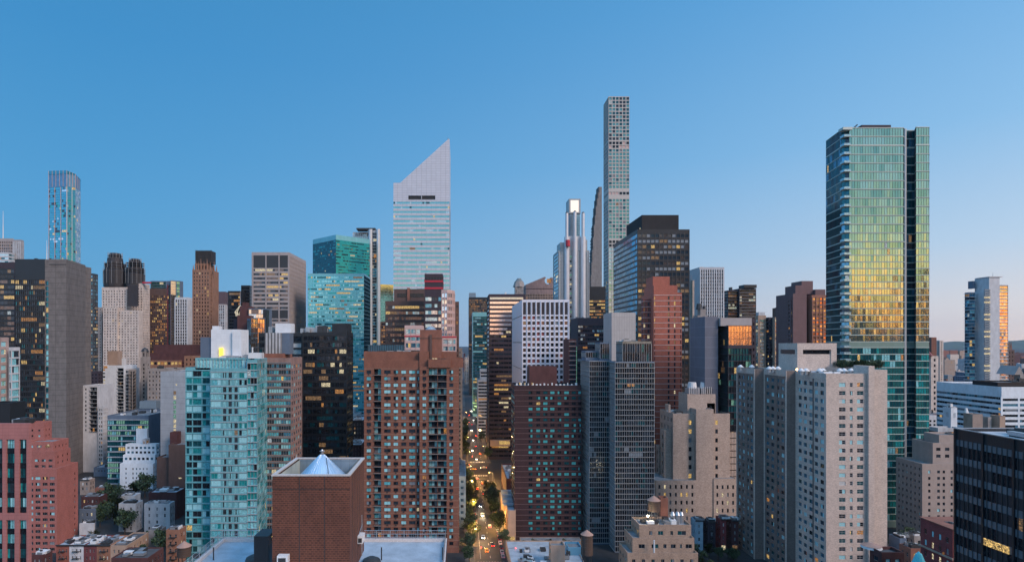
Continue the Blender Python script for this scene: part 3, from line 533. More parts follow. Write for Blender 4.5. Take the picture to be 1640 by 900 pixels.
b.mass(q, 0, WZ(576,265), [sg, S('band', 3.28, 1.1, wh=.80, mats=[(GTL,3),(GCY,3),(GT,2),(BLC,1)], lit=.008, run=.2, rec=.01, slab=(.16,.04,SILV), side=.1), None, None, None], TEALF)
b.box(313, 400, 573, ab=1, D=272, dep=18, bot=592, front=S('band', 4.6, 1.5, wh=.86, mats=[(GTL,2),(BLC,1),(GCY,3)], lit=.02, fins=(.08,.08,SILV), top=.4), wm=TEALF)
b.box(338, 381, 527.5, ab=1, D=278, dep=14, bot=574, wm=WHP); b.box(372, 394, 530, D=276.5, dep=14, bot=574, wm=WHP); b.box(321, 340, 540, ab=1, D=279, dep=10, bot=574, wm=BLUEG)
b.box(340, 350, 522, ab=1, D=281, dep=4, bot=529, wm=WHP)
m = MB(); x = b.X(351.5,277.5)
for (z0, z1) in [(569,557),(577,570)]: m.box(x, x+1.7, 12.0, 12.6, WZ(z0,277.5), WZ(z1,277.5), plain('yellow_light', (1,.62,.06), emit=1.0))
m.build('lit_slot', b.root)
m = MB(); m.box(b.X(396,270), b.X(418,270), 6, 9, WZ(574,270), WZ(565,270), WHT); m.box(b.X(402,270), b.X(404,270), 6, 6.3, WZ(565,270), WZ(556,270), WHT); m.build('roof_unit', b.root)
for px in (394, 421, 424): b.mast(px, 575, 556, D=270, r=.12)
b.last = (b.X(340,272), b.X(425,272), 8, 12, WZ(576,265)); b.stuff_on_roof(6, hmax=2)
b.done()
b = B('glass_apartments', 'blue glass and orange brick apartment tower just right of the turquoise glass tower', 300, 412, 485, vis=800)
bg_ = dict(mats=[(GB,3),(GCY,2),(GD,3),(BLC,1)], lit=.03, run=.3, rec=.25)
b.box(410, 427, 572, ab=1, D=303, dep=25, front=S('band',3.2,2.4,wh=.55,span=TERRA,**bg_), wm=TERRA, side=None)
b.box(427, 466, 573, dep=24, xb=484, front=S('band',3.2,1.3,wh=.62,side=.1,fins=(.08,.06,GREY),slab=(.25,.2,ZINC),top=2.6,**bg_), side=S('punch',3.2,4.2,ww=.6,wh=.55,top=3,**dict(bg_, run=0)), wm=wallm('blue_brick_mix',(.26,.17,.155)))
b.box(420, 468, 566, D=302, dep=20, bot=574, wm=TERRA, side=None); b.box(424, 450, 533, ab=1, D=304, dep=12, bot=567, wm=wallm('louvre_silver', (.42,.43,.45), 'ribbed', bw=1.7, line=.25)); b.box(450, 470, 533.5, D=305, dep=12, bot=567, wm=BLUEG); b.done()
b = B('black_office', 'black glass office block with rooftop chillers, left of the big orange brick tower', 340, 415, 566, vis=740)
bo = dict(mats=[(GK,6),(GD,2),(GTD,1)], span=DKM, run=.7, rec=.15, warm=[LD,LD,LW,LO])
b.box(414, 480, 533, ab=1, D=350, dep=30, wm=DKM, front=S('band',3.9,1.5,wh=.6,lit=.05,**bo), side=None)
b.box(468, 484, 533, ab=1, D=345, dep=6, wm=DKM, front=S('band',3.9,5,wh=.7,lit=0,mats=[(BLW,2),(GPA,2),(GK,1),(GD,1)]), side=None)
b.box(484, 556, 532, D=340, xb=565.5, front=S('band',3.9,1.35,wh=.6,lit=.12,fins=(.12,.12,DARK,2),top=1.5,litz=lambda z, l: l*(1.6 if z > 75 else .8),**bo), side=S('band',3.9,1.6,wh=.6,lit=.02,**bo), wm=DKM)
b.box(532, 563, 518, D=352, dep=14, bot=533, wm=DKM, side=None); b.box(441, 472, 518, D=356, dep=8, bot=534, wm=WHP, side=None); b.box(430, 441, 523, D=358, dep=8, bot=534, wm=GRMET, side=None)
b.last = (b.X(472,352), b.X(532,352), 12, 26, WZ(533,345)-.5); b.stuff_on_roof(12, hmax=5); b.stuff_on_roof(8, STEEL, hmax=4, seed=9); b.done()
b = B('teal_slab', 'dark teal glass slab seen corner-on, rising behind a lower bright turquoise slab', 720, 501, 592, vis=440)
ax = lambda p, d: (WX(p,d)-b.ox, d-b.oy); tm = dict(rec=.08, fins=(.12,.08,DARK), side=.1)
b.mass([ax(501,755),ax(538,720),ax(592,752),ax(592,775),ax(501,790)], 0, WZ(376,720), [S('band',3.9,1.7,wh=.45,span=GTD,mats=[(GTD,4),(GT,1)],lit=.03,run=.5,top=6,**tm), S('band',3.9,1.7,wh=.45,span=GT,mats=[(GT,3),(GTD,3),(GGD,1),(GK,.5)],lit=.05,run=.6,top=6,**tm),None,None,None], TEALF); b.done()
b = B('teal_slab', 'bright turquoise office slab with lit rows, the lower of two joined teal slabs', 560, 493, 592, vis=740)
b.box(493, 583, 438, xb=593, front=S('band',3.75,1.45,wh=.42,span=GCY,mats=[(GTL,4),(GCY,3),(GT,3),(GTD,1.6)],lit=.14,run=.7,warm=[LY,LW,LD],top=2,side=.1,rec=.08,fins=(.1,.08,GTD)), side=S('band',3.75,1.6,wh=.8,mats=[(GCY,2),(GB,2),(GTD,1)],lit=.02,side=.1,fins=(.1,.08,GTD)), wm=TEALF); b.done()
b = B('silver_tower', 'slim silver tower with rounded steel column fronts behind the teal slabs', 780, 565, 609, vis=552)
b.box(565, 591, 372, ab=1, D=800, dep=40, wm=GRMET, front=S('band',4,2.6,wh=.8,mats=[(GD,2),(GPA,1)],lit=.01,fins=(1.2,.7,SILV)), side=None)
b.box(589, 607, 369, ab=1, D=780, dep=14, front=S('band',4,2.4,wh=.75,mats=[(GD,3),(GB,2)],lit=.03,top=3), side=S('band',4,2.4,wh=.75,mats=[(GD,3),(GB,2)],lit=.03,top=3), wm=GRMET)
m = MB()
for px in (593.5, 606): m.cone(b.X(px,778), -2, 0, WZ(368,780), 2.6, 2.6, SILV, 14)
m.build('round_column', b.root); m = MB(); m.box(b.X(572,790), b.X(602,790), 4, 20, WZ(369,790), WZ(366.5,790), DARK); m.build('roof_cap', b.root)
m = MB(); m.box(b.X(598.5), b.X(603), -.4, .2, WZ(413,780), WZ(407,780), LO); m.build('lit_emblem', b.root); b.done()
b = B('yellow_facade_building', 'flat tower face glowing pale yellow just left of the slant-topped tower', 800, 609, 632, vis=555)
ax = lambda p, d: (WX(p,d)-b.ox, d-b.oy)
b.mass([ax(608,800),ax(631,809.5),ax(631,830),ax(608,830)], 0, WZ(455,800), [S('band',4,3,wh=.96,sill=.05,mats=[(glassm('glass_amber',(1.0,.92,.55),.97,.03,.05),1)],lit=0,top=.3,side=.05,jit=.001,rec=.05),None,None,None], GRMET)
b.box(610, 632, 515, D=780, dep=10, wm=BRS, front=S('band',4,2.4,wh=.5,mats=[(GBR,1),(GK,1)],lit=.4,warm=[LO,LD]), side=None); b.done()
# slant-topped tower
b = B('slant_topped_tower', 'tall silver office tower with a steep wedge roof sloping up to the right', 493, 630, 720, vis=475)
CW = wallm('aluminium_panel', (.54,.55,.61), 'panel', 4.1, 2.05, .4, .25, .04, .62, .12)
b.box(630, 720, 321, ab=1, dep=48, front=S('band',3.88,1.55,wh=.48,sill=1.6,mats=[(glassm('glass_mint',(.22,.50,.54),.6,.06,.12),12),(GPA,1.2),(GTD,.5)],lit=.03,run=.35,warm=[LW,LD],top=.8,side=0.02,rec=.12,fins=None,litz=lambda z, l: l*(1.6 if 175 < z < 205 else .7)), side=S('band',3.88,1.55,wh=.48,sill=1.6,mats=[(GPA,2),(GB,2)],lit=.03,side=.02,rec=.12), wm=CW)
z = lambda p: WZ(p,493); m = MB(); xl, xk, xr = b.X(630), b.X(641), b.X(718); yy = [0,48]; xe = b.X(720); s0, s1 = b.X(654), b.X(697)
zb, zk, zt = z(321), z(293), z(223); h0, h1 = z(319.5), z(313.5)
for y_, fl in ((0,False),(48,True)):
    def Q(*p):
        p = [(a, y_, c) for a, c in p]
        m.poly(p[::-1] if fl else p, CW)
    if fl: Q((xl,zb),(xe,zb),(xe,zt),(xr,zt),(xk,zk),(xl,zk))
    else:
        Q((xl,zb),(xe,zb),(xe,h0),(xl,h0)); Q((xl,h0),(s0,h0),(s0,h1),(xl,h1)); Q((s1,h0),(xe,h0),(xe,h1),(s1,h1)); Q((xl,h1),(xe,h1),(xe,zt),(xr,zt),(xk,zk),(xl,zk))
m.quad((xl,48,zb),(xl,0,zb),(xl,0,zk),(xl,48,zk),CW); m.quad((xe,0,zb),(xe,48,zb),(xe,48,zt),(xe,0,zt),CW)
m.quad((xl,0,zk),(xk,0,zk),(xk,48,zk),(xl,48,zk),CW); m.quad((xk,0,zk),(xr,0,zt),(xr,48,zt),(xk,48,zk),CW); m.quad((xr,0,zt),(xe,0,zt),(xe,48,zt),(xr,48,zt),CW)
m.build('wedge_roof', b.root)
m = MB(); m.box(s0-.1,s1+.1,1.2,1.4,h0-.1,h1+.1,DARK); m.box(s0,s1,.0,1.2,h0-.25,h0,DARK); m.box(s0+10.9,s0+11.4,0.02,1.2,h0,h1,CW); m.build('louvre_slot', b.root)
b.mast(717.5, 224, 221, D=500, r=.5); b.done()
b = B('ribbon_office', 'broad brown office block with ribbon windows, in front of the slant-topped tower', 430, 616, 682, vis=560)
rb_ = dict(mats=[(GD,3),(GBR,3),(GPA,.8)], run=.75, warm=[LY,LW,LD])
b.box(617, 690, 482, dep=40, xb=692, front=S('band',4.1,1.7,wh=.5,lit=.12,fins=(.1,.08,DARK),top=2.6,side=.3,**rb_), side=None, wm=BRS)
b.box(631, 684, 463, D=438, dep=24, bot=483, wm=BRS, side=None); m = MB()
for a, c in [(636,651),(657,679)]: m.box(b.X(a,438), b.X(c,438), 7.8, 8.2, WZ(476,438), WZ(470,438), GK)
m.build('louvre', b.root); b.box(652, 657, 461, D=437, dep=3, bot=483, wm=TERRA, side=None); b.done()
b = B('red_banded_tower', 'dark plum tower with two red bands over a gleaming glazed front with rounded corner', 400, 680, 735, vis=560)
b.box(680, 709, 438.5, ab=1, dep=20, bot=470, wm=PLUM, side=None)
m = MB(); x0, x1 = b.X(680)-.15, b.X(709)+.15
for a, c in ((452,449),(463,460)): m.box(x0,x1,-.2,20.2,WZ(a,400),WZ(c,400),RED)
m.build('red_band', b.root); m = MB()
for i in range(6): m.box(b.X(681.5+i*4.5), b.X(685+i*4.5), -.08, .1, WZ(448.5,400), WZ(444,400), GK)
m.build('top_window', b.root)
b.box(680, 707, 470, ab=1, dep=20, front=S('band',4.6,2.4,wh=.55,mats=[(GB,2),(GPA,3),(GSK,2),(GD,1)],lit=.06,fins=(.7,.12,PLUM,4),side=.2), wm=PLUM, side=None)
ax = lambda p, d: (WX(p,d)-b.ox, d-b.oy)
b.mass([ax(707,400),ax(716,399),ax(724,403),ax(728.5,410),ax(728.5,425),ax(707,425)], 0, WZ(464,400), [S('band',4.6,1.6,wh=.6,mats=[(GSK,2),(GGO,2),(GPA,1)],lit=.05,fins=(.3,.2,TRIMR,1),side=.1)]*4+[None,None], TRIMR)
b.box(729, 735, 483, ab=1, D=425, dep=30, front=S('punch',4,2,ww=.6,wh=.5,mats=[(GBR,1),(GD,1)],lit=.12,warm=[LO]), side=S('punch',4,4,ww=.5,wh=.5,mats=[(GBR,1),(GD,1)],lit=.12,warm=[LO]), wm=BRS); b.mast(682, 439, 433, D=405); b.done()
b = B('striped_annex', 'low white-framed annex with a thin red band in front of the ribbon office', 350, 648, 676, vis=562)
b.box(648, 676, 521, ab=1, dep=18, front=S('band',4.2,1.6,wh=.62,mats=[(GB,2),(GPA,2)],lit=.08,fins=(.3,.15,TRIMR,2)), wm=TRIMR, side=None)
b.box(708, 731, 538, ab=1, D=362, dep=14, front=S('band',4.2,1.6,wh=.62,mats=[(GB,2),(GPA,2)],lit=.08,fins=(.3,.15,TRIMR,2)), wm=TRIMR, side=None)
m = MB(); m.box(b.X(648)-.1, b.X(676)+.1, -.25, 1, WZ(539.5,350), WZ(537.5,350), RED); m.box(b.X(708,362)-.1, b.X(731,362)+.1, 11.75, 13, WZ(540.5,362), WZ(538.5,362), RED); m.build('red_band', b.root); b.done()
b = B('street_block', 'grey apartment block along the left side of the street, just behind the orange brick tower', 440, 700, 741, vis=830)
b.box(704, 740.5, 558, dep=40, front=S('punch',3.3,3.4,ww=.5,wh=.45,mats=[(GD,2),(BLD,1)],lit=.1), side=S('punch',3.3,3.4,ww=.5,wh=.45,mats=[(GD,2),(BLD,1)],lit=.12), wm=STONEG); b.done()
b = B('street_block', 'low pale blue building on the street, peeking out right of the orange brick tower', 330, 700, 749, vis=850)
b.box(700, 746, 762, dep=45, front=S('punch',3.5,3,ww=.6,wh=.5,mats=[(GK,2),(GB,2)],lit=.04,frame=(.1,WHT,2)), side=S('punch',3.5,3.4,ww=.5,wh=.5,mats=[(GD,2),(GB,1)],lit=.1), wm=wallm('pale_blue_paint',(.32,.45,.55))); b.stuff_on_roof(4); b.done()
# ---- big orange brick tower ----
b = B('brick_apartments', 'big orange brick apartment tower with balcony stacks, on the left of the street', 290, 583, 742, vis=880)
br = dict(mats=[(BLC,3.2),(GCY,2),(GD,3.0),(GK,2.0),(BLD,.6)], lit=.018, rec=.22, frame=(.07,DARK,2), ac=.8, slab=(.1,.03,TAN), warm=[LY,LO,LW], bback=GK, slabm=wallm('balcony_concrete',(.24,.23,.23)), wh=.52)
cl = lambda l, c0, w_: [((a-c0)/w_, (c-c0)/w_, *t) for a, c, *t in l]
left = cl([(103,130),(147,190,'b'),(208,247),(264,292),(310,340),(357,395),(403,418)], 88, 332)
b.box(583, 672, 577, ab=1, D=292, dep=22, front=S('punch',3.29,3,cols=left,top=4.2,**br), side=None, wm=BRK)
b.box(582.5, 672, 562.5, ab=1, D=294, dep=20, bot=578, front=S('band',3.9,2.1,wh=.62,mats=[(GK,3),(GD,2),(GTD,2)],lit=.02,fins=(.3,.15,DARK,2),top=1.9,side=.4), side=None, wm=BRK, roof=ROOFL)
right = cl([(437,460),(475,526,'b'),(529,582,'b'),(598,622)], 420, 236)
b.box(672, 735, 587, ab=1, D=290, dep=24, front=S('punch',3.29,3,cols=right,top=1.0,**br), side=S('punch',3.29,5,ww=.4,top=1.5,**dict(br, frame=None)), wm=BRK)
b.box(671.5, 686, 563, ab=1, D=291.5, dep=18, bot=588, wm=BRK, side=None); b.box(686, 722, 575, ab=1, D=289.3, dep=4, bot=588.5, wm=TRIMR if 0 else BRK, side=None); b.box(715, 742, 574, ab=1, D=290.5, dep=20, bot=588.3, wm=BRK, side=None); b.box(700, 731, 563.5, ab=1, D=300, dep=12, bot=576, wm=BRK, side=None)
b.box(672.5, 707, 528, ab=1, D=299, dep=10, bot=577, wm=TERRA, side=None); m = MB(); x = b.X(690,298.6); m.box(x-.6,x+.6,8.2,9,WZ(577,298.6),WZ(536,298.6),BRS); m.box(b.X(672,299)-.1,b.X(707,299)+.1,8.8,19.2,WZ(542,299),WZ(541,299),BRS); m.build('flue', b.root)
b.box(589, 645, 552.5, ab=1, D=300, dep=10, bot=563, wm=wallm('louvre_blue',(.04,.10,.14),'ribbed',bw=1.2,line=.4), side=None)
m = MB()
for i in range(6): m.box(b.X(688+i*4.5,291), b.X(691+i*4.5,291), .4, .8, WZ(576,291), WZ(573.6,291), LW if i in (1,2) else DARK)
m.build('penthouse_window', b.root); m = MB(); m.cone(b.X(690,303), 13, WZ(528,303), WZ(523,303), 3, 1.2, STEEL, 12); m.build('roof_unit', b.root)
b.last = (b.X(590,300), b.X(668,300), 6, 14, WZ(563,292)-1); b.stuff_on_roof(6, hmax=1.5); b.done()
# ---- foreground bulkhead ----
BR2 = wallm('brick_bulkhead', (.100,.036,.022), 'brick', .62, .34, vary=.3, line=1.9, lw=.04)
b = B('brick_bulkhead', 'square dark red brick rooftop tank house in the foreground holding a cone-roofed water tank', 90, 436, 583, cat='tank house')
D_ = 90; xa, xc = b.X(436), b.X(560); z0 = WZ(930,90); zt = WZ(762,90); dp = D_*((560-VX)/(583-VX)-1); m = MB(); t = .8
m.quad((xa,0,z0),(xc,0,z0),(xc,0,zt),(xa,0,zt),BR2); m.quad((xc,0,z0),(xc,dp,z0),(xc,dp,zt),(xc,0,zt),BR2); m.quad((xc,dp,z0),(xa,dp,z0),(xa,dp,zt),(xc,dp,zt),BR2); m.quad((xa,dp,z0),(xa,0,z0),(xa,0,zt),(xa,dp,zt),BR2)
PL = wallm('inner_plaster', (.36,.40,.36), vary=.3); zi = zt-3.4
i0, i1, j0, j1 = xa+t, xc-t, t, dp-t
m.quad((i0,j1,zi),(i1,j1,zi),(i1,j1,zt),(i0,j1,zt),ZINC); m.quad((i0,j0,zi),(i0,j1,zi),(i0,j1,zt),(i0,j0,zt),PL); m.quad((i1,j1,zi),(i1,j0,zi),(i1,j0,zt),(i1,j1,zt),PL); m.quad((i1,j0,zi),(i0,j0,zi),(i0,j0,zt),(i1,j0,zt),PL); m.build('wall', b.root)
m = MB(); m.poly([(i0,j0,zi),(i1,j0,zi),(i1,j1,zi),(i0,j1,zi)], ROOFD); m.build('floor_deck', b.root)
m = MB(); cc = plain('coping_stone', (.46,.44,.43), .7)
m.box(xa-.12,xc+.12,-.12,t*.55,zt,zt+.22,cc); m.box(xa-.12,xc+.12,dp-t*.55,dp+.12,zt,zt+.22,cc); m.box(xa-.12,xa+t*.55,t*.55,dp-t*.55,zt,zt+.22,cc); m.box(xc-t*.55,xc+.12,t*.55,dp-t*.55,zt,zt+.22,cc); m.build('coping', b.root)
m = MB()
for px in (479.5, 520): x = b.X(px); m.box(x-.045, x+.045, -.035, .02, z0, zt, DARK)
m.box(xa-.02,xc+.02,-.03,.02,WZ(783,90),WZ(782.4,90),DARK)
for k in range(1,6): y_ = dp*k/6; m.box(xc-.02,xc+.03,y_-.04,y_+.04,z0,zt,DARK)
m.build('control_joint', b.root)
m = MB(); m.box(xc+.0,xc+.15,dp*.80,dp*.80+.12,z0,WZ(835,97),STEEL); m.bar((xc+.1,dp*.82,WZ(850,97)),(xc+.1,dp*.55,WZ(868,94)),.04,STEEL); m.build('conduit', b.root)
for i, (px, py) in enumerate([(447,886)]): m = MB(); m.box(b.X(px), b.X(px+17), -1.1, -.02, WZ(py+12,90), WZ(py,90), WHT); m.box(b.X(px+2), b.X(px+14), -1.14, -1.09, WZ(py+10,90), WZ(py+3,90), DARK); m.build('air_conditioner', b.root)
m = MB(); m.box(xc+.02, xc+.9, dp*.50, dp*.66, WZ(876,95), WZ(864,95), WHT); m.box(xc+.15, xc+.75, dp*.495, dp*.502, WZ(874,95), WZ(867,95), DARK); m.build('air_conditioner', b.root)
b.done()
tk = bpy.data.objects.new('water_tank', None); COL.objects.link(tk); tx, ty = (xa+xc)/2+.15, dp*.50; tk.location = (b.ox+tx, b.oy+ty, zi); tag(tk, 'round metal water tank with a shiny fluted cone roof inside the brick tank house', 'water tank')
SH = wallm('shiny_roof_metal', (.62,.70,.80), 'masonry', rough=.28, metal=.85, vary=.12); rt = 4.55; za = WZ(727,90+ty)-zi
m = MB(); m.cone(0,0,0,1.3,rt-.15,rt-.15,STEEL,40); m.build('tank_drum', tk)
m = MB(); nn = 40
for i in range(nn):
    a0, a1 = 2*pi*i/nn, 2*pi*(i+1)/nn; am = (a0+a1)/2; p = lambda a, r, z_: (r*cos(a), r*sin(a), z_)
    e = .10
    m.quad(p(a0,rt,1.25), p(am,rt+.02,1.25-e), p(am,.35,za-e*.3), p(a0,.35,za), SH); m.quad(p(am,rt+.02,1.25-e), p(a1,rt,1.25), p(a1,.35,za), p(am,.35,za-e*.3), SH)
m.build('cone_roof', tk); m = MB(); m.cone(0,0,za-.1,za+.45,.22,.22,STEEL,10); m.cone(0,0,za+.45,za+.55,.42,.42,STEEL,10); m.cone(0,0,za+.6,za+.8,.25,.12,STEEL,8); m.build('roof_vent', tk)
m = MB()
for s_ in (-.18, .18): m.bar((rt*cos(-1.1)+s_, rt*sin(-1.1), 1.35), (.6+s_, -.5, za*.92), .03, DARK)
m.build('ladder', tk)
# ---- foreground roof ----
b = B('rooftop', 'pale blue-grey membrane roof with a wire parapet fence around the brick tank house', 60, 320, 718, cat='building')
zr = WZ(866,115); xl, xr = WX(357,115)-b.ox, WX(716,115)-b.ox; ye = 115-60; m = MB()
RB = wallm('roof_blue_membrane', (.34,.42,.50), vary=.25, rough=.6)
m.poly([(xl,-15,zr),(xr,-15,zr),(xr,ye,zr),(xl,ye,zr)], RB); m.build('roof', b.root)
m = MB(); m.quad((xl,ye,0),(xl,ye,zr+.6),(xr,ye,zr+.6),(xr,ye,0),BRKD); m.quad((xr,-15,0),(xr,ye,0),(xr,ye,zr+.6),(xr,-15,zr+.6),BRKD); m.quad((xl,ye,0),(xl,-15,0),(xl,-15,zr+.6),(xl,ye,zr+.6),BRKD)
m.box(xl,xr,ye-.5,ye-.01,zr+.01,zr+.6,PALE); m.box(xl+.01,xl+.5,-15,ye-.5,zr+.01,zr+.6,PALE); m.box(xr-.5,xr-.01,-15,ye-.5,zr+.01,zr+.6,PALE); m.build('parapet', b.root)
m = MB(); zf = zr+2.2
for (p0, p1) in [((xl+.3,ye-.3),(xr-.3,ye-.3)),((xl+.3,ye-.3),(xl+.3,-10)),((xr-.3,ye-.3),(xr-.3,-10))]:
    l = math.dist(p0,p1); n_ = int(l/2.6)
    for i in range(n_+1):
        f = i/n_; x, y = p0[0]+(p1[0]-p0[0])*f, p0[1]+(p1[1]-p0[1])*f; m.bar((x,y,zr+.3),(x,y,zf),.05,STEEL)
    for zz_ in (zf, zr+1.5, zr+.9): m.bar((*p0,zz_),(*p1,zz_),.03,STEEL)
    n2_ = int(l/.45)
    for i in range(n2_): f = i/n2_; x, y = p0[0]+(p1[0]-p0[0])*f, p0[1]+(p1[1]-p0[1])*f; m.bar((x,y,zr+.6),(x,y,zf),.012,STEEL)
m.build('wire_fence', b.root)
m = MB(); x = WX(431,100)-b.ox; m.box(x-1.2,x+1.2,36,40,zr,WZ(852,98),DKM); m.build('bulkhead', b.root)
for px, py in ((611,884),(709,868),(342,880)):
    m = MB(); x = WX(px,105)-b.ox; m.cone(x,45,zr,zr+2.3,.12,.12,DARK,6); m.build('vent_pipe', b.root)
for px, dd in ((595,104),(408,105)): m = MB(); x = WX(px,dd)-b.ox; m.cone(x,dd-60,zr+.02,zr+.5,1.7,1.5,DARK,16); m.cone(x,dd-60,zr+.5,zr+.9,1.5,.7,DARK,16); m.build('roof_fan', b.root)
b.done()
# ======================= right of the street, far to near =======================
b = B('office_tower', 'black tower with copper-lit windows and a blue roof box, far down the street', 1150, 749, 785, vis=640)
b.box(751, 790, 476, ab=1, dep=60, xb=None, front=S('band',4,3,wh=.55,mats=[(GBR,2),(GK,2)],span=DKM,lit=.55,run=.3,warm=[LD,LO,LD],litz=lambda z,l: l if z > 150 else .06,top=4,fins=(.9,.3,DARK)), side=S('band',4,3,wh=.6,mats=[(GK,1)],lit=.03), wm=DKM)
b.box(751, 762, 469, D=1165, dep=20, wm=ZINC, bot=477, side=None); b.done()
b = B('teal_office', 'narrow banded teal glass tower between the black and the dark brown street towers', 820, 757, 785, vis=640)
b.box(757, 786, 500, ab=1, dep=60, front=S('band',4.3,2.6,wh=.55,mats=[(GTD,3),(GB,2),(GTL,.7)],span=wallm('teal_dark_panel',(.02,.06,.08),rough=.4),lit=.08,run=.6,warm=[LY,LD],top=6,litz=lambda z,l: l*2 if 100<z<130 else l), side=S('band',4.3,3,wh=.55,mats=[(GD,1),(GTD,1)],lit=.05), wm=TEALF); b.done()
b = B('white_terraced_tower', 'small white stepped apartment house tucked at the foot of the teal tower by the street', 640, 764, 786, vis=700)
b.box(764, 786, 608, dep=30, front=S('band',3.6,3,wh=.5,mats=[(GD,2),(GK,1)],lit=.05), wm=WHBL); b.box(768, 786, 592, D=645, dep=22, bot=609, front=S('band',3.6,3,wh=.5,mats=[(GD,2),(GK,1)],lit=.05), wm=WHBL); b.done()
b = B('brown_office', 'dark brown office tower striped with pale reflections, a bright lobby at its foot', 520, 783, 842, vis=725)
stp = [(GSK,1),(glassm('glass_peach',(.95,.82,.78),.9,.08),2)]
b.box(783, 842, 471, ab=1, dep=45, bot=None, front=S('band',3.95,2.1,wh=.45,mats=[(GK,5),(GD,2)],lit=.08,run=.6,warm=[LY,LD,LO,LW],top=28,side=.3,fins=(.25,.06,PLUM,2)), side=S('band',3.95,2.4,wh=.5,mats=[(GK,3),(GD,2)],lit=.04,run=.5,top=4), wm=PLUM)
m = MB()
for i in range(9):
    z = WZ(476+i*7,520); k = min(1.0, 1.0 if i < 4 else 1.0-(i-3)*.12); m.box(b.X(784.5), b.X(784.5)+(b.X(838)-b.X(784.5))*k, -.06, .1, z-2, z, stp[0 if i < 1 else 1][0])  # pale strips, shortened step by step, paint a reflection with a slanting edge
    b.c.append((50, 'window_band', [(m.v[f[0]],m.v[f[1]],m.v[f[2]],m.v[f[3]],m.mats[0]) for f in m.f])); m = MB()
m.box(b.X(785), b.X(817), -1.5, .1, WZ(714,520), WZ(704,520), TAN); m.box(b.X(799), b.X(816), -1.6, -1.4, WZ(711,520), WZ(705.5,520), LY); m.build('lobby', b.root); b.stuff_on_roof(4); b.done()
b = B('peaked_tower', 'small distant pale tower with a pointed faceted top, behind the brown office tower', 1200, 824, 840, vis=475)
b.box(824, 840, 459, dep=20, front=S('punch',4,4,ww=.4,wh=.5,mats=[(GK,1),(BLD,1)],lit=.03), wm=STONEG); m = MB(); x = b.X(832); z = lambda p: WZ(p,1200); m.cone(x,10,z(459),z(450),13,9,STONEG,8); m.cone(x,10,z(450),z(445),8,3.5,wallm('slate_roof',(.16,.2,.22)),8); m.build('roof', b.root); b.done()
b = B('broken_gable_tower', 'pink granite tower with a sloping gable top bitten by a round lit notch', 950, 842, 890, vis=482)
b.box(842, 890, 462, ab=1, dep=30, front=S('band',4.5,2.6,wh=.5,mats=[(GBR,1),(GK,1)],lit=.25,warm=[LO,LD],top=9,fins=(.9,.4,TAN)), side=None, wm=wallm('pink_granite_far',(.27,.19,.18)))
m = MB(); z = lambda p: WZ(p,950); GR = wallm('pink_granite_far',()); cx, cz, rr = b.X(878), z(449.5), 6.2*950/F*.93
arc = [(cx+rr*cos(t), cz+rr*sin(t)) for t in [pi*.72+i*(pi*1.56)/14 for i in range(15)]]
pr = [(b.X(842),z(463)),(b.X(890),z(463)),(b.X(890),z(447)),(b.X(883),z(444))]+arc[::-1]+[(b.X(873),z(443)),(b.X(842),z(456))]
m.poly([(x,0,q) for x, q in pr], GR)
for (xa_, za_), (xb_, zb_) in zip(pr[2:], pr[3:]+pr[:1]): m.quad((xa_,0,za_),(xb_,0,zb_),(xb_,30,zb_),(xa_,30,za_),GR)
m.build('gable', b.root); m = MB(); m.box(cx-1, cx+rr, 5, 9, cz-rr*.5, cz+rr*.6, LO); m.build('notch_lights', b.root); b.done()
b = B('shafted_tower', 'silver tower with three slim round shafts and a glowing white lantern box on top', 650, 889, 945, vis=545)
SBR = wallm('silver_bright', (.60,.62,.66), 'ribbed', rough=.5, metal=.3, bw=1.2, line=.75, vary=.1)
b.box(894, 944, 401, ab=1, dep=36, front=S('band',4.2,3,wh=.001,mats=[(GD,1)],lit=0), side=S('band',4.2,3,wh=.7,mats=[(GB,2),(GCY,1)],lit=.06,warm=[LW]), wm=GRMET)
m = MB(); z = lambda p: WZ(p,650); x = b.X
for a, t1 in ((907.5,342),(920.5,340),(933.5,342)):
    m.cone(x(a),-1,0,z(380),2.9,2.9,SBR,16); m.cone(x(a),-1,z(380),z(t1),1.75,1.75,SBR,16); m.cone(x(a),-1,z(t1),z(t1-2),1.75,.9,DARK,16)
m.build('round_shaft', b.root)
m = MB(); m.box(x(897.5),x(911),1.2,24,z(402),z(388),GRMET); m.box(x(928),x(941),1.2,24,z(402),z(384),GRMET); m.box(x(911),x(930),1,24,z(402),z(378),SBR)
for q_ in (896,900,926.5,940,943): m.box(x(q_)-.35,x(q_)+.35,-.8,0,0,z(403),SILV)
if 1: pass; m.box(x(913),x(930),4,20,z(380),z(341),ZINC)
for i in range(12): m.box(x(924),x(930),3.9,4.1,z(345+i*3),z(343.6+i*3),GPA)
m.box(x(912),x(930.7),3,21,z(341),z(317.5),GRMET); m.build('core', b.root)
m = MB(); m.box(x(914.5),x(927.5),2.6,3.1,z(339),z(320),plain('lantern_panel',(1,.88,.74),emit=.2))
m.build('lantern_panel', b.root)
m = MB()
for i in range(18): p = 410+i*7.3; m.box(x(912.5),x(915.5),-.1,.2,z(p+3),z(p),[LG,GD,LW,GD][i%4])
m.build('lit_stair', b.root); m = MB(); m.cone(x(908),-5.5,z(396),z(386),2.4,2.4,RED,10); m.build('hoist', b.root); b.done()
b = B('feather_tower', 'very thin grey tower tapering to a feathered point, just left of the tallest tower', 1120, 945, 965, vis=460)
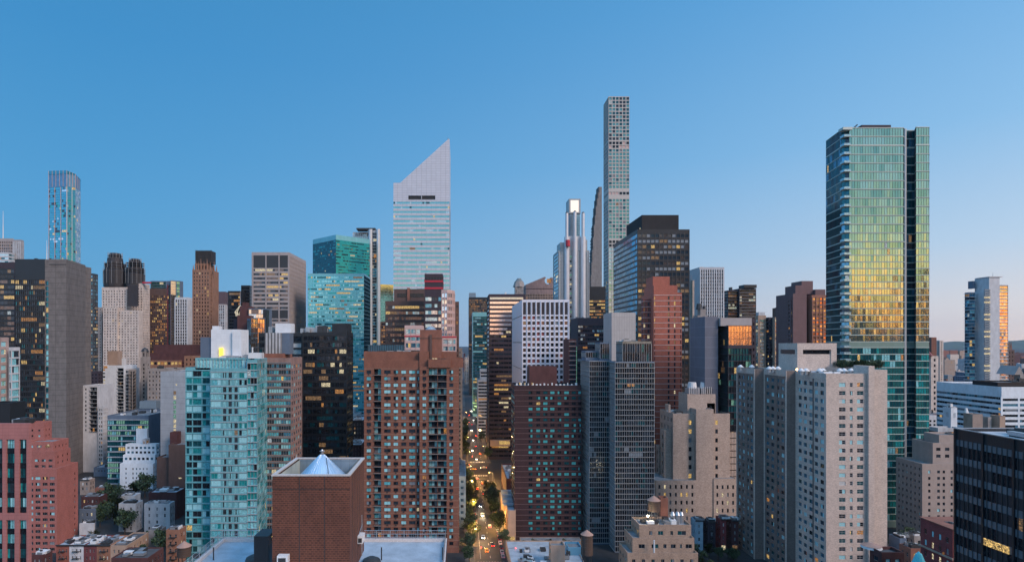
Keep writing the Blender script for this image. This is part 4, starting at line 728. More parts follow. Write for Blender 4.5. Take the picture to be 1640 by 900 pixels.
z = lambda p: WZ(p,1120); FT = wallm('bronze_terracotta', (.24,.23,.23), 'ribbed', bw=2.2, line=.6); FD = plain('feather_edge',(.05,.05,.055)); st = [(560,946.2),(460,946.4),(440,947.2),(420,948.6),(400,949.8),(380,951.2),(360,953),(345,954.4),(330,956.2),(318,958),(308,959.6),(299.5,961.2)]
m = MB(); m2 = MB(); xr = x_r = b.X(964)
for (p0, a0), (p1, a1) in zip(st, st[1:]):
    z0 = 0 if p0 == 560 else z(p0); xa_, xb_ = b.X(a0), b.X(a0); m.quad((xa_,0,z0),(xr,0,z0),(xr,0,z(p1)),(xa_,0,z(p1)),FT); m.quad((xr,0,z0),(xr,20,z0),(xr,20,z(p1)),(xr,0,z(p1)),FT); m.quad((xr,20,z0),(xa_,20,z0),(xa_,20,z(p1)),(xr,20,z(p1)),FT); m2.quad((xa_,20,z0),(xa_,0,z0),(xa_,0,z(p1)),(xa_,20,z(p1)),FD)
    m.quad((xa_,0,z(p1)),(xr,0,z(p1)),(xr,20,z(p1)),(xa_,20,z(p1)),FT)
    if p0 <= 460:
        n_ = 4
        for i in range(n_): zz_ = z0+(z(p1)-z0)*i/n_; m2.box(xa_-1.2,xa_+.2,-.4,20.2,zz_,zz_+2.6,FD)
m.build('shaft', b.root); m2.build('feathered_edge', b.root); b.done()
b = B('supertall_tower', 'tallest tower of all, a slim square white concrete grid of big windows', 800, 967, 1008, cat='skyscraper', vis=560)
W4 = wallm('white_concrete', (.44,.42,.40), vary=.06); SEA = glassm('glass_sea',(.24,.42,.38),.8,.05,.15); mm_ = [(SEA,6),(GTD,1),(BLD,.6)]
def zone(y0, y1, mats, lit=.012):
    sp = S('punch',5.02,4.7,ww=.72,wh=.74,mats=mats,lit=lit,top=.3,side=.25,rec=.6); sp['cols'] = [(i/6+.018+.004, (i+1)/6-.018+.004) for i in range(6)]
    s2 = dict(sp, mats=[(GB,3),(GTD,1),(GCY,1)])
    b.box(974.7, 1008, y0, ab=1, D=800, dep=28.5, bot=y1, front=sp, side=s2, back=sp, wm=W4, par=.2)
b.rows = False
zone(155, 226, [(GTD,3),(GD,2),(SEA,2)], .03); zone(226, 238, [(GK,4),(TRIMR,1)], 0); zone(238, 306.5, mm_); zone(306.5, 318, [(GK,4),(TRIMR,1)], 0); zone(318, 384, mm_); zone(384, 396, [(GK,3)], 0); zone(396, 548, [(SEA,3),(GPA,3)], .02); zone(548, 672, [(GD,1)], 0)
b.done()
b = B('lit_office', 'dark office block full of orange-lit floors, just left of the tallest tower', 760, 943, 968, vis=510)
b.box(943, 970, 459, ab=1, dep=30, front=S('band',4.3,2.6,wh=.5,mats=[(GK,1),(GGD,.5)],lit=.8,run=.4,warm=[LO,LY,LD],top=17), side=None, wm=DKM); b.done()
b = B('brown_block', 'purple-brown block with ribbon windows below the silver shafted tower', 600, 922, 968, vis=560)
b.box(925, 968, 509, ab=1, dep=40, front=S('band',4.3,2.4,wh=.5,mats=[(GD,2),(GPA,1),(GK,1)],lit=.06,run=.4,top=7,fins=(.2,.1,PURP)), side=None, wm=PURP); b.stuff_on_roof(3); b.done()
b = B('narrow_block', 'narrow brown brick apartment slab with lit stair windows, right behind the white gridded office', 370, 912, 932, vis=620)
b.box(911, 923, 543, ab=1, dep=20, front=S('band',3.0,12,wh=.5,mats=[(GD,1)],lit=0,slab=(.2,.1,PALE)), wm=DKBRICK)
b.box(923, 940, 560, ab=1, D=375, dep=18, front=S('band',3.4,2,wh=.5,mats=[(GD,2),(GK,1),(GPA,.5)],lit=.08,warm=[LW]), wm=PLUM, side=None)
m = MB(); m.box(b.X(924.3), b.X(926.2), 4.6, 5.1, WZ(625,375), WZ(555,375), LG); m.build('stair_window', b.root); b.done()
b = B('gridded_office', 'white concrete office tower gridded with small square windows and tall louvre slots on top', 400, 820, 912, vis=620)
WG = wallm('white_concrete_grid', (.62,.64,.72), vary=.08)
gc = [(.022+i*.0975, .022+i*.0975+.062) for i in range(10)]
b.box(836, 912, 480, xb=820, front=S('punch',3.72,3.3,cols=gc,wh=.62,mats=[(GK,6),(GBR,2),(plain('red_reflection',(.22,.05,.05)),.9),(BLD,1)],lit=.01,top=10.5,rec=.7), side=S('band',18.6,40,wh=.03,mats=[(DARK,1)],lit=0,side=.1), wm=WG)  # dull red panes: warm reflection painted as a flat colour
for i in range(10): m = MB(); x0, x1 = b.X(836)+32.7*(gc[i][0]), b.X(836)+32.7*gc[i][1]; m.box(x0, x1, -.02, .2, WZ(504,400), WZ(484,400), wallm('slot_dark',(.035,.032,.04))); m.build('louvre_slot', b.root)
m = MB()
for i in range(11): x = b.X(836)+32.7*(.005+i*.0975); m.box(x-.05, x+.35, -.45, 0, WZ(700,400), WZ(482,400), WG)
m.build('pier', b.root); b.done()
b = B('brown_apartments', 'dark brown brick apartment slab with thin white floor lines and many turquoise windows', 308, 818, 932, vis=870)
cb = [(.21,.27),(.325,.385),(.43,.495),(.535,.60),(.645,.70),(.745,.815),(.855,.92),(.955,.995)]
TQ = plain('blind_turquoise', (.05,.34,.36), .4); BRS2 = plain('floor_line_trim', (.24,.15,.15))
bsp = dict(mats=[(GK,5),(TQ,3.6),(GTD,2)], lit=.008, rec=.15, slab=(.1,.08,BRS2), top=2.4)
b.box(824, 931, 617, xb=818.5, front=S('punch',2.88,3,cols=cb,wh=.5,frame=(.05,DARK,2),**bsp), side=S('band',2.88,3,wh=.5,side=.5,**dict(bsp, top=2.4)), wm=BRKD)
b.box(848, 892, 587, ab=1, D=314, dep=12, bot=618, wm=DKBRICK, front=None, side=None)
m = MB(); r_ = random.Random(5)
for i in range(16): m = MB(); x = b.X(827)+i*2.1; m.box(x, x+.5+r_.random()*.6, 1.5, 2.2, WZ(617,308)-.5, WZ(617,308)+.5+r_.random()*.8, WHT); m.build('roof_vent', b.root); m = MB()
for px in (832, 840, 852): m.box(b.X(px), b.X(px)+.5, 1, 1.5, WZ(616,308), WZ(613,308), LY)
m.build('roof_lamp', b.root); b.mast(836, 617, 604, D=310, r=.1); b.done()
b = B('pale_box_building', 'blank pale grey metal-clad shaft between the dark gridded glass tower and the red brick tower', 345, 966, 1018, vis=600)
b.box(979.5, 1018, 500.5, xb=966.5, front=None, wm=wallm('pale_rib_cladding',(.40,.385,.385),'panel',1.5,8,.6,.1,.1,.62,.07)); b.mast(968, 560, 545, D=330); b.done()
b = B('gridded_glass_tower', 'dark glass apartment tower in two stepped blocks covered by a fine silver window grid', 290, 930, 1049, vis=890)
gg = dict(mats=[(GK,7),(GD,3),(GTD,1.5),(BLD,.25)], lit=.002, run=.2, rec=.12, fins=(.10,.10,SILV), side=.15, span=DKM)
b.box(985, 1048, 579, xb=976.5, front=S('band',2.62,1.15,wh=.74,slab=(.2,.25,SILV),top=.5,**gg), side=S('band',2.62,1.3,wh=.74,slab=(.2,.25,SILV),top=.5,**gg), wm=BLUEG)
b.box(997, 1043.5, 546.5, ab=1, D=293, dep=12, bot=580, front=S('band',4.6,1.15,wh=.8,top=1.2,**gg), side=S('band',4.6,1.3,wh=.8,top=1.2,**gg), wm=wallm('beige_band',(.25,.22,.18)))
b.box(944, 979, 577, D=302, xb=930, front=S('band',2.62,1.15,wh=.74,slab=(.2,.25,SILV),top=.5,**gg), side=S('band',2.62,1.5,wh=.74,slab=(.2,.25,SILV),top=.5,**gg), wm=BLUEG)
b.box(961, 976, 548, ab=1, D=305, dep=11, bot=578, front=S('band',2.62,1.15,wh=.74,top=.8,**gg), side=S('band',2.62,1.3,wh=.74,top=.8,**gg), wm=BLUEG)
b.box(938, 960.7, 562, ab=1, D=308, dep=11, bot=578, front=S('band',2.62,1.15,wh=.74,top=.8,**gg), side=S('band',2.62,1.3,wh=.74,top=.8,**gg), wm=BLUEG)
m = MB()
for a, c in ((1019,1024),(1026,1030)): m.box(b.X(a-14), b.X(c-14), -.04, .0, WZ(619,290), WZ(614,290), LO)
m.build('lit_window', b.root)
b.last = (b.X(997), b.X(1043), 4, 14, WZ(546.5,293)-1); b.stuff_on_roof(7, hmax=1.8); b.done()
b = B('black_office_tower', 'big black office tower with a blue-reflecting left flank and a black penthouse on top', 500, 983, 1105, vis=600)
bt = dict(lit=.05, run=.4, rec=.25, span=DKM, warm=[LY,LY,LD])
b.box(1020.7, 1104.5, 367.5, xb=982.5, front=S('band',4.75,3.65,wh=.56,mats=[(GBR,3),(BLD,2.6),(GD,3)],fins=(.55,.12,DARK),top=3,side=.6,litz=lambda z,l: l*(2.2 if z<185 else .8),**bt), side=S('band',4.75,3.2,wh=.62,mats=[(glassm('glass_deep_blue',(.16,.44,.62),.9,.05),1)],fins=None,top=3,side=.6,**dict(bt,lit=.005,rec=.04)), wm=DKM, par=2)
b.box(1028, 1087, 344.5, ab=1, D=512, dep=48, bot=369, wm=wallm('louvre_black',(.02,.02,.023),'ribbed',bw=1,line=.5)); m = MB(); m.box(b.X(1026,512),b.X(1027,512),14,15,WZ(366,512),WZ(364,512),LW); m.build('roof_lamp', b.root); b.done()
b = B('red_brick_tower', 'red brick apartment tower ruled with white floor lines and thin lit window slots', 380, 1028, 1093, vis=700)
rs = dict(mats=[(GD,2),(GBR,1)], rec=.2, slab=(.22,.15,PALE)); RBK = wallm('brick_red', (.40,.125,.085), 'brick', .6, .2, vary=.15, line=1.1, lw=.03)
b.box(1047, 1092, 469, ab=1, dep=26, front=S('punch',3.62,3,cols=[(.02,.05),(.50,.565),(.72,.775),(.945,.975)],wh=.6,lit=.42,top=1.5,warm=[LW,LD,LD,LY],litz=lambda z,l: l if z > 110 else .12,**rs), side=None, wm=RBK)
b.box(1047, 1085, 457, ab=1, D=383, dep=20, bot=470, wm=RBK, side=None); b.box(1045.5, 1072.5, 443, ab=1, D=386, dep=14, bot=458, wm=RBK, side=None)
b.box(1030, 1047, 479, D=386, xb=1027, front=S('punch',3.62,3,cols=[(.05,.2),(.4,.6)],wh=.6,lit=.35,top=1.5,warm=[LW,LD],**rs), side=S('punch',3.62,3,ww=.3,wh=.6,lit=.1,**rs), wm=wallm('brick_red_deep', (.22,.07,.06), 'brick', .6, .2, vary=.15, line=1.1, lw=.03)); b.mast(1050, 443, 436, D=390, r=.2); b.done()
b = B('beige_slab', 'very thin beige slab edge rising beside the big black office tower', 540, 1104, 1113, vis=700)
b.box(1105, 1112, 449, dep=40, wm=wallm('beige_concrete',(.42,.35,.31))); b.mast(1107, 449, 440, r=.3); b.done()
b = B('fluted_tower', 'pale tower with strong white vertical fins and a plain grey left flank', 700, 1104, 1160, vis=530)
b.box(1120, 1160, 428, xb=1104, front=S('band',4.2,2.75,wh=.7,mats=[(GK,3),(GD,3),(BLD,1)],lit=.05,run=.7,warm=[LY],fins=(1.15,.8,WHBL),top=2.5,side=1.2), side=None, wm=wallm('fluted_concrete',(.40,.41,.44),vary=.1)); b.stuff_on_roof(4); b.done()
b = B('irregular_tower', 'dark apartment tower with uneven projecting balconies and a leaning top, right of the white-finned tower', 760, 1158, 1213, vis=520)
it = dict(mats=[(GK,4),(GD,2),(GPA,1),(GBR,1)], lit=.06, run=.3, warm=[LD,LW])
b.box(1158, 1184, 465, dep=30, front=S('band',3.9,3,wh=.6,slab=(.5,1.2,DARK),**it), side=S('band',3.9,3,wh=.6,**it), wm=PLUM); b.box(1184, 1211, 462, ab=1, D=757, dep=33, front=S('band',3.9,3,wh=.6,slab=(.5,.8,GREY),**it), side=None, wm=PLUM)
b.box(1183, 1212, 456, D=754, dep=30, bot=461, wm=DKM); b.box(1167, 1173, 460, D=765, dep=8, bot=466, wm=DKM); b.done()
b = B('old_brick_block', 'grey-brown masonry block with dark rooftop chimneys left of the blank grey flank', 470, 1108, 1135, vis=640)
b.box(1110, 1134, 505, dep=30, front=S('punch',3.7,3,ww=.5,wh=.5,mats=[(GK,3),(GPA,1),(GD,2)],lit=.04), side=S('punch',3.7,3,ww=.5,wh=.5,mats=[(GK,3),(GPA,1),(GD,2)],lit=.04), wm=STONEG)
b.box(1117, 1131, 495, D=475, dep=14, bot=506, wm=STONEG); m = MB(); m.cone(b.X(1122,475),8,WZ(495,475),WZ(486,475),2.6,1.8,DARK,8); m.cone(b.X(1130,475),8,WZ(498,475),WZ(490,475),1.2,1.2,DARK,8); m.build('chimney', b.root); b.done()
b = B('mirror_glass_block', 'office block whose mirror-glass front reflects the orange dawn, blank grey wall beside it', 340, 1129, 1210, vis=650)
b.box(1129, 1150, 507, ab=1, dep=22, wm=wallm('grey_flank',(.13,.14,.18),'panel',20,6,line=1.5,lw=.12,vary=.12), side=None)
ax = lambda p, d: (WX(p,d)-b.ox, d-b.oy)
mg = dict(fins=(.1,.07,DARK), side=.1, jit=.006)
MP = [ax(1149,350),ax(1166,335),ax(1204,335),ax(1204,352),ax(1149,360)]; dk = S('band',3.7,1.6,wh=.88,mats=[(GTD,2),(GGD,1),(GK,2)],lit=.10,run=.5,warm=[LY,LD,LG],top=.5,**mg)
b.mass(MP, 0, WZ(556,335), [dk, dk, None, None, None], PLUM, par=.3)  # darker glass below the horizon line stands in for the dim reflection
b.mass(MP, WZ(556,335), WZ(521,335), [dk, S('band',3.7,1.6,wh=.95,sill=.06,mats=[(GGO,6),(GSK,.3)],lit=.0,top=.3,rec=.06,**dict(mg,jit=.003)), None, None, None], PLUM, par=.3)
b.box(1154, 1204, 509, ab=1, D=338, dep=18, bot=522, wm=OFFG, side=None); b.box(1204, 1210, 510, ab=1, D=338, dep=20, wm=PLUM, front=S('punch',3.7,2.2,ww=.6,wh=.5,mats=[(GK,1)],lit=.3,warm=[LY]), side=None); b.done()
b = B('small_striped_tower', 'small narrow tower with pale window stripes right of the mirror-glass block', 650, 1208, 1228, vis=600)
b.box(1209, 1227, 505, dep=24, front=S('band',3.8,2,wh=.55,mats=[(GPA,3),(GB,1)],lit=.12,warm=[LW],top=4,fins=(.3,.2,TAN,3),side=2), wm=TAN, side=None); b.box(1211, 1225, 500, D=655, dep=12, bot=506, wm=WHBL); b.done()
b = B('yellow_ribbon_tower', 'grey-brown office tower whose right half is striped with glowing yellow ribbon windows', 640, 1227, 1261, vis=600)
b.box(1241, 1260, 508, ab=1, dep=30, front=S('band',4.0,2.4,wh=.52,mats=[(GGO,3),(GSK,2),(GPA,1)],lit=.22,run=.6,warm=[LY,LW,LO],top=1.5), side=None, wm=TAN)
b.box(1227, 1241, 508, D=645, dep=25, front=S('band',4.0,2.6,wh=.5,mats=[(GK,2),(GD,2)],lit=.12), side=None, wm=PLUM); b.box(1237, 1258, 493, D=648, dep=16, bot=509, wm=BRS, front=S('punch',5,6,ww=.3,wh=.3,mats=[(GK,1)],lit=0), side=None); m = MB(); m.cone(b.X(1248,656),16,WZ(493,650),WZ(490,650),6,.5,BRS,4); m.build('roof_cap', b.root); b.done()
b = B('brown_stepped_tower', 'purple-brown apartment tower with blocky stepped top, its right wing glowing copper', 560, 1260, 1326, vis=590)
bs = dict(mats=[(GK,3),(GBR,2),(GD,1)], lit=.06, warm=[LO,LY])
PB = wallm('purple_brick', (.15,.09,.095), 'panel', 4, 3.6, line=.75, vary=.12); CP = wallm('copper_brick', (.28,.13,.09), vary=.2)
b.box(1261, 1270, 477, dep=30, front=S('punch',3.7,2.6,ww=.6,wh=.5,**bs), side=S('punch',3.7,4,ww=.5,wh=.5,**bs), wm=PB)
b.box(1270, 1292, 470, ab=1, D=558, dep=30, wm=PB, side=None); b.box(1274, 1287, 457, ab=1, D=562, dep=18, bot=471, wm=PB); b.box(1284, 1302, 450, ab=1, D=563, dep=18, bot=471, wm=PB, side=None)
b.box(1292, 1300, 470, ab=1, D=566, dep=22, wm=PB, front=S('punch',3.7,2.6,ww=.6,wh=.6,**bs), side=None)
b.box(1300, 1325, 472.5, ab=1, D=556, dep=30, wm=CP, front=S('band',3.7,3.4,wh=.5,mats=[(GGO,2),(GBR,2),(glassm('glass_copper',(.7,.3,.15),.9,.1),3)],lit=.12,run=.4,warm=[LO],fins=(.7,.4,CP),top=2), side=None); b.box(1306, 1322, 463.5, ab=1, D=560, dep=14, bot=474, wm=PB); b.done()
# ---- beige deco tower ----
b = B('beige_deco_building', 'beige brick setback tower with few windows and a cooling plant on top', 330, 1048, 1180, vis=822)
bd = dict(rec=.35, warm=[LY,LW,LY]); BG = wallm('beige_brick', (.50,.40,.34), 'brick', .7, .22, vary=.12, line=.85, lw=.02); MX = [(GK,4),(GD,2),(BLD,1)]
b.box(1115, 1143, 655, ab=1, D=330, dep=22, bot=None, wm=BG, front=S('punch',5.1,5,cols=[(.4,.42)],wh=.01,mats=MX,lit=0), side=None)
b.box(1078, 1115, 662, ab=1, D=333, dep=22, wm=BG, front=S('punch',5.1,5,cols=[(.67,.80)],wh=.48,mats=MX,lit=.3,top=2.6,bot=21,**bd), side=S('punch',5.1,5,ww=.3,wh=.5,mats=MX,lit=.05,**bd))
b.box(1143, 1169, 662, ab=1, D=333, dep=22, wm=BG, front=S('punch',5.1,5,cols=[(.10,.26)],wh=.48,mats=MX,lit=.45,top=2.6,bot=21,**bd), side=None)
b.box(1058, 1078, 689, D=336, dep=24, wm=BG, side=S('punch',5.1,4,ww=.35,wh=.5,mats=MX,lit=.03,**bd)); b.box(1169, 1180, 692, ab=1, D=335, dep=20, wm=BG, side=None)
b.box(1050, 1115, 769, ab=1, D=329, dep=20, wm=BG, front=S('punch',4.45,3,ww=.34,wh=.5,mats=MX,lit=.38,top=1.4,**bd), side=None, par=.3); b.box(1143, 1180, 766, ab=1, D=329.5, dep=20, wm=BG, front=S('punch',4.45,3,ww=.34,wh=.5,mats=MX,lit=.55,top=2.6,**bd), side=None, par=.3)
b.box(1050, 1060, 715, D=345, dep=30, wm=BG, side=S('punch',5.1,4,ww=.35,wh=.5,mats=MX,lit=.03,**bd)); b.box(1101, 1146, 631, ab=1, D=338, dep=14, bot=664, wm=BG); b.box(1066, 1074, 648, D=345, dep=8, bot=692, wm=BG); m = MB()
for px in (1103, 1123):
    x = b.X(px,340); m.box(x,x+6.5,10,16,WZ(631,338),WZ(622,338),STEEL); m.cone(x+3.2,13,WZ(622,338),WZ(613,338),2.6,2.2,WHT,14)
    for i in range(6): m.box(x+i*1.1,x+i*1.1+.35,9.4,9.9,WZ(631,338),WZ(620,338),PALE)
m.build('cooling_plant', b.root); m = MB(); m.box(b.X(1142), b.X(1155), 8, 14, WZ(664,333), WZ(647,333), WHT); m.box(b.X(1146), b.X(1150), 7.9, 8, WZ(655,333), WZ(651,333), GK); m.build('bulkhead', b.root); b.last = (b.X(1080),b.X(1112),4,20,WZ(662,333)-1); b.stuff_on_roof(5, hmax=1.5); b.done()
b = B('white_block', 'small pale white building peeking out between the beige setback tower and the cream slab complex', 350, 1150, 1190, vis=700)
b.box(1155, 1186, 648, dep=20, wm=WHBL, front=S('punch',3.6,3.4,ww=.3,wh=.4,mats=[(GD,1),(GK,1)],lit=.03), side=None); b.box(1167, 1181, 623, D=362, dep=12, wm=WHBL, front=S('punch',3.6,3.4,ww=.3,wh=.4,mats=[(GD,1)],lit=.03)); b.done()
# ---- cream slab complex ----
b = B('cream_apartments', 'huge cream brick apartment slab in the right foreground with three staggered wings', 240, 1180, 1421, vis=900)
D0 = 240; zt = WZ(598,240); X_ = lambda px, d: WX(px,d)-b.ox
x1, x2, x3 = X_(1324,240), X_(1260,262), X_(1209,281.5); xe = X_(1388,240); y1, y2, y3, y4 = 0, 22, 41.5, 60
fw = dict(frame=(.1,PALE,2), rec=.2, ac=0); ca = [(GD,3),(BLC,2.2),(GTD,2),(GK,1.6),(BLW,.7)]
sd = lambda n_, s0=1.1: S('punch',3.39,n_,ww=.62,wh=.54,mats=[(GD,2),(GB,3.5),(GTD,1.5),(GK,.8),(BLC,1.6),(plain('orange_curtain',(.3,.08,.04)),.15)],lit=.012,top=3.2,frame=(.08,CRM,2),rec=.3,side=s0,warm=[LO,LY])
wsd = sd(3.9)
b.rows = False
b.mass([(x1,y1),(xe,y1),(xe,y1+40),(x1+3,y4),(x1,y2)], 0, zt, [S('punch',3.39,3,cols=[(.31,.47),(.58,.65),(.76,.92)],wh=.50,mats=ca,lit=.015,top=3.0,sash=1,warm=[LY,LO],**fw), None, None, None, wsd], CRM, ROOFL, par=1.2)
b.mass([(x2,y2),(x1+2,y2),(x1+2,y3+2),(x2,y3)], 0, zt+.05, [None, None, None, wsd], CRMD, ROOFL, par=1.2)
b.mass([(x3,y3),(x2+2,y3),(x2+2,y4),(x3,y4)], 0, zt+.1, [None, None, None, wsd], CRMD, ROOFL, par=1.2)
for (xx, ya, yb) in ((x1,y1,y2),(x2,y2,y3),(x3,y3,y4)):       # cream face strips over the side walls (piers between window bays)
    m = MB(); L_ = yb-ya; m.box(xx-.25, xx+.01, ya+.0, ya+.8, 0, zt, CRM); m.box(xx-.25, xx+.01, yb-.8, yb-.05, 0, zt, CRM); m.box(xx-.25, xx+.01, ya+.8, yb-.8, zt-2.6, zt, CRM)
    for k in (2,): c = ya+1.1+(L_-2.2)*k/5; m.box(xx-.25, xx+.01, c-.35, c+.35, 0, zt-2.6, CRMD)
    m.build('pier', b.root)
m = MB(); m.box(xe, xe+2.4, -1.2, 8, 0, WZ(586,239), CRM); m.build('chimney_pier', b.root)
xr = X_(1421,243); b.mass([(xe+2.4,3),(xr,3),(xr,34),(xe+2.4,34)], 0, WZ(592,243), [S('punch',3.39,3,cols=[(.14,.34)],wh=.42,mats=ca,lit=.01,top=3,frame=(.08,PALE,1),rec=.2), None, None, None], CRM, ROOFL, par=1.2)
m = MB(); m.box(xe-.02, xe+.0+.3, .05, 3, 0, zt-.2, CRMD); m.build('shadow_gap', b.root)
X2 = lambda px: X_(px,270); q0, q1, yy = X2(1277), X2(1340), 30; zp, zl = WZ(549.5,270), zt-.5
m = MB(); s0, s1, h0, h1 = X2(1286), X2(1331), WZ(567,270), WZ(560,270)
m.box(q0, q1, yy+1.2, yy+16, zl, zp, CRM); m.box(q0, s0, yy, yy+1.2, zl, zp, CRM); m.box(s1, q1, yy, yy+1.2, zl, zp, CRM); m.box(s0, s1, yy, yy+1.2, h1, zp, CRM); m.box(s0, s1, yy+.35, yy+1.2, zl, h0, CRM); m.box(s0+.05, s1-.05, yy+1.1, yy+1.19, h0, h1, GK); m.box(q0-.12,q0,yy+2,yy+14,h0,h1,GK)
m.build('plant_house', b.root)
for i, px in enumerate([1186,1204,1232,1238,1246,1283,1291,1313,1318,1345,1352,1363]):
    m = MB(); d_ = 291 if px < 1210 else (272 if px < 1250 else 252); x = X_(px,d_); y = d_-240; z = zt-1.2; m.cone(x,y,z,z+1.5,.8,.8,STEEL,12); m.cone(x,y,z+1.5,z+2.0,1.35,1.3,WHT,14); m.cone(x,y,z+2.0,z+2.8,1.2,.35,WHT,14); m.build('roof_ventilator', b.root)
b.last = (x1+2, xe-3, 6, 24, zt-1.2); b.stuff_on_roof(8, hmax=1.6)
m = MB(); x = X_(1265,268); m.cone(x,22.4,zt+.2,zt+1.0,.35,.35,plain('roof_light_glow',(1,.6,.25),emit=6),10); m.build('roof_lamp', b.root)
for (px, d_, py) in ((1259.8,262,770),(1259.8,262,802),(1224,281,770),(1263,262,890),(1224,281,896)): pass
b.done()
# ---- big green glass tower ----
b = B('green_glass_tower', 'tall green glass residential tower mirroring the orange dawn sky across its middle floors', 330, 1326, 1490, vis=840)
GF = wallm('green_spandrel', (.20,.30,.28), rough=.3, metal=.3, vary=.1); GLN = plain('green_white_slab', (.42,.50,.48), .5)
ax = lambda p, d: (WX(p,d)-b.ox, d-b.oy)
gm = [(glassm('glass_tower',(.68,.80,.64),.95,.025,.05),9),(glassm('glass_tower_pale',(.72,.86,.74),.9,.04,.05),2.5),(glassm('glass_tower_deep',(.46,.66,.56),.93,.03,.05),2.5)]
def gz(y0, y1, fh, ft, low=False):
    z0, z1 = (0 if y1 is None else WZ(y1,330)), WZ(y0,330)
    fm = dict(k='band', fh=fh, bw=1.55, wh=.84, sill=.35, rec=.05, side=.05, top=ft, fins=(.07,.06,DARK), slab=(.32,.18,GLN), jit=.008, run=.1)
    a = S(mats=gm if not low else [(glassm('glass_teal_deep',(.04,.20,.20),.5,.05),6),(GTD,3),(GT,1.6),(GTL,.7)], lit=.004, **fm); bl = S(mats=[(GB,1),(GTD,3),(GD,1)], lit=.012, **fm)  # low zone: dark teal glass painted in where the mirrored view turns dark
    P = [ax(1360,330),ax(1447,330),ax(1450,334),ax(1465,334),ax(1467,329),ax(1488,329),ax(1486,352),ax(1332,352),ax(1350,334)]
    P[7] = (ax(1328,349)[0], 352-330); P[8] = (ax(1352,331)[0]-.3, 3.0)
    b.mass(P, z0, z1, [a, bl, bl, bl, a, bl, None, bl, bl], GF, ROOF, par=.8)
gz(204.5, 233, 4.9, .2); gz(233, 387, 4.95, .2); gz(387, 556, 3.78, .2); gz(556, None, 3.78, .2, low=True)
m = MB(); x = ax(1451.5,331)[0]; m.cone(x, 2.2, 0, WZ(206,331), .9, .9, SILV, 12); m.build('steel_column', b.root)
for i in range(46):
    py = 220+i*13.9 if i < 12 else 387+(i-12)*10.6
    if py > 835: break
    m = MB(); z = WZ(py,330); x0, x1_ = ax(1350,331)[0]-.5, ax(1361,330)[0]; m.box(x0,x1_,-1.0,2.8,z,z+.3,GLN); m.box(x0,x1_,-1.0,-.93,z+.3,z+1.3,GPA); m.box(x0,x0+.06,-.93,2.8,z+.3,z+1.3,GPA); m.build('balcony', b.root)
m = MB(); m.box(ax(1380,336)[0], ax(1427,336)[0], 6, 14, WZ(204,336)-1, WZ(200.5,336), PLUM); m.bar((ax(1370,332)[0],4,WZ(204,332)), (ax(1377,332)[0],4,WZ(198,332)), .25, DARK); m.build('roof_plant', b.root)
m = MB(); m.box(ax(1350,328)[0], ax(1365,328)[0], -2.2, 2, WZ(208,328), WZ(204,328), GLN); m.build('roof_lip', b.root); b.done()
# ---- far right ----
b = B('white_apartment_tower', 'slim white tower standing alone at the right, peach-glowing glass on its right edge', 620, 1542, 1616, vis=615)
sp = S('band',3.6,2.4,wh=.6,mats=[(GPA,2),(GD,2),(GB,2)],lit=.25,run=.2,warm=[LY,LW])
b.box(1545, 1562, 468, D=632, dep=20, front=S('band',3.6,2.6,wh=.75,mats=[(GB,4),(GTL,2),(GD,1)],lit=.10,run=.2,warm=[LY],slab=(.35,1.6,WHT),side=.2), side=S('band',3.6,2.6,wh=.75,mats=[(GB,4),(GTL,2),(GD,1)],lit=.08,slab=(.35,1.4,WHT),side=.2), wm=BLUEG)
b.box(1552, 1562, 450, D=634, dep=14, bot=462, wm=BLUEG)
b.box(1584, 1601, 444, D=620, xb=1561, wm=WHBL, side=None)
b.box(1601, 1614.5, 456, ab=1, D=624, dep=20, front=S('band',3.6,2.4,wh=.72,mats=[(GSK,2),(GGO,2),(glassm('glass_peach',()),3)],lit=.02,run=.5,slab=(.3,1.0,PALE),side=.1,top=1), side=None, wm=WHBL)
m = MB()
for i in range(38): m.box(b.X(1575,621)-.1, b.X(1583.8,621), -.6, .2, WZ(466+i*3.9,621), WZ(463.4+i*3.9,621), [BLD,LW,BLD,BLD,LW,BLD,BLD][(i*5)%7])
m.build('stair_windows', b.root); m = MB(); m.box(b.X(1583,620), b.X(1605,620), -.8, 16, WZ(443.9,620), WZ(443,620), PALE); m.build('roof_lip', b.root); b.mast(1590, 443, 436, r=.2)
b.done()
b = B('ribbon_terrace_building', 'long white office building with continuous ribbon windows at the far right edge', 400, 1500, 1700, vis=690)
rt_ = dict(mats=[(GD,3),(GB,2),(BLD,2),(GK,1)], rec=.3, side=.2)
b.box(1604, 1720, 619.5, xb=1500, front=S('band',3.66,2.4,wh=.48,lit=.02,top=7,fins=(1.2,.05,WHB,5),**rt_), side=S('band',3.66,2.4,wh=.46,lit=.05,run=.75,top=6.2,warm=[LY,LO],**rt_), wm=WHB)
b.box(1598, 1720, 612, ab=1, D=404, dep=20, bot=621, wm=DKM); b.last = (b.X(1560,440), b.X(1640,430), 8, 30, WZ(619.5,400)-1); b.stuff_on_roof(14, hmax=4); b.stuff_on_roof(8, DARK, hmax=6, seed=4)
b.done()
b = B('beige_hotel', 'beige stepped block between the green glass tower and the black corner office', 300, 1477, 1530, vis=835)
hs = dict(mats=[(GK,3),(GD,3),(BLC,.6)], rec=.25, lit=.02)
BE = wallm('beige_stucco', (.33,.27,.245), vary=.15)
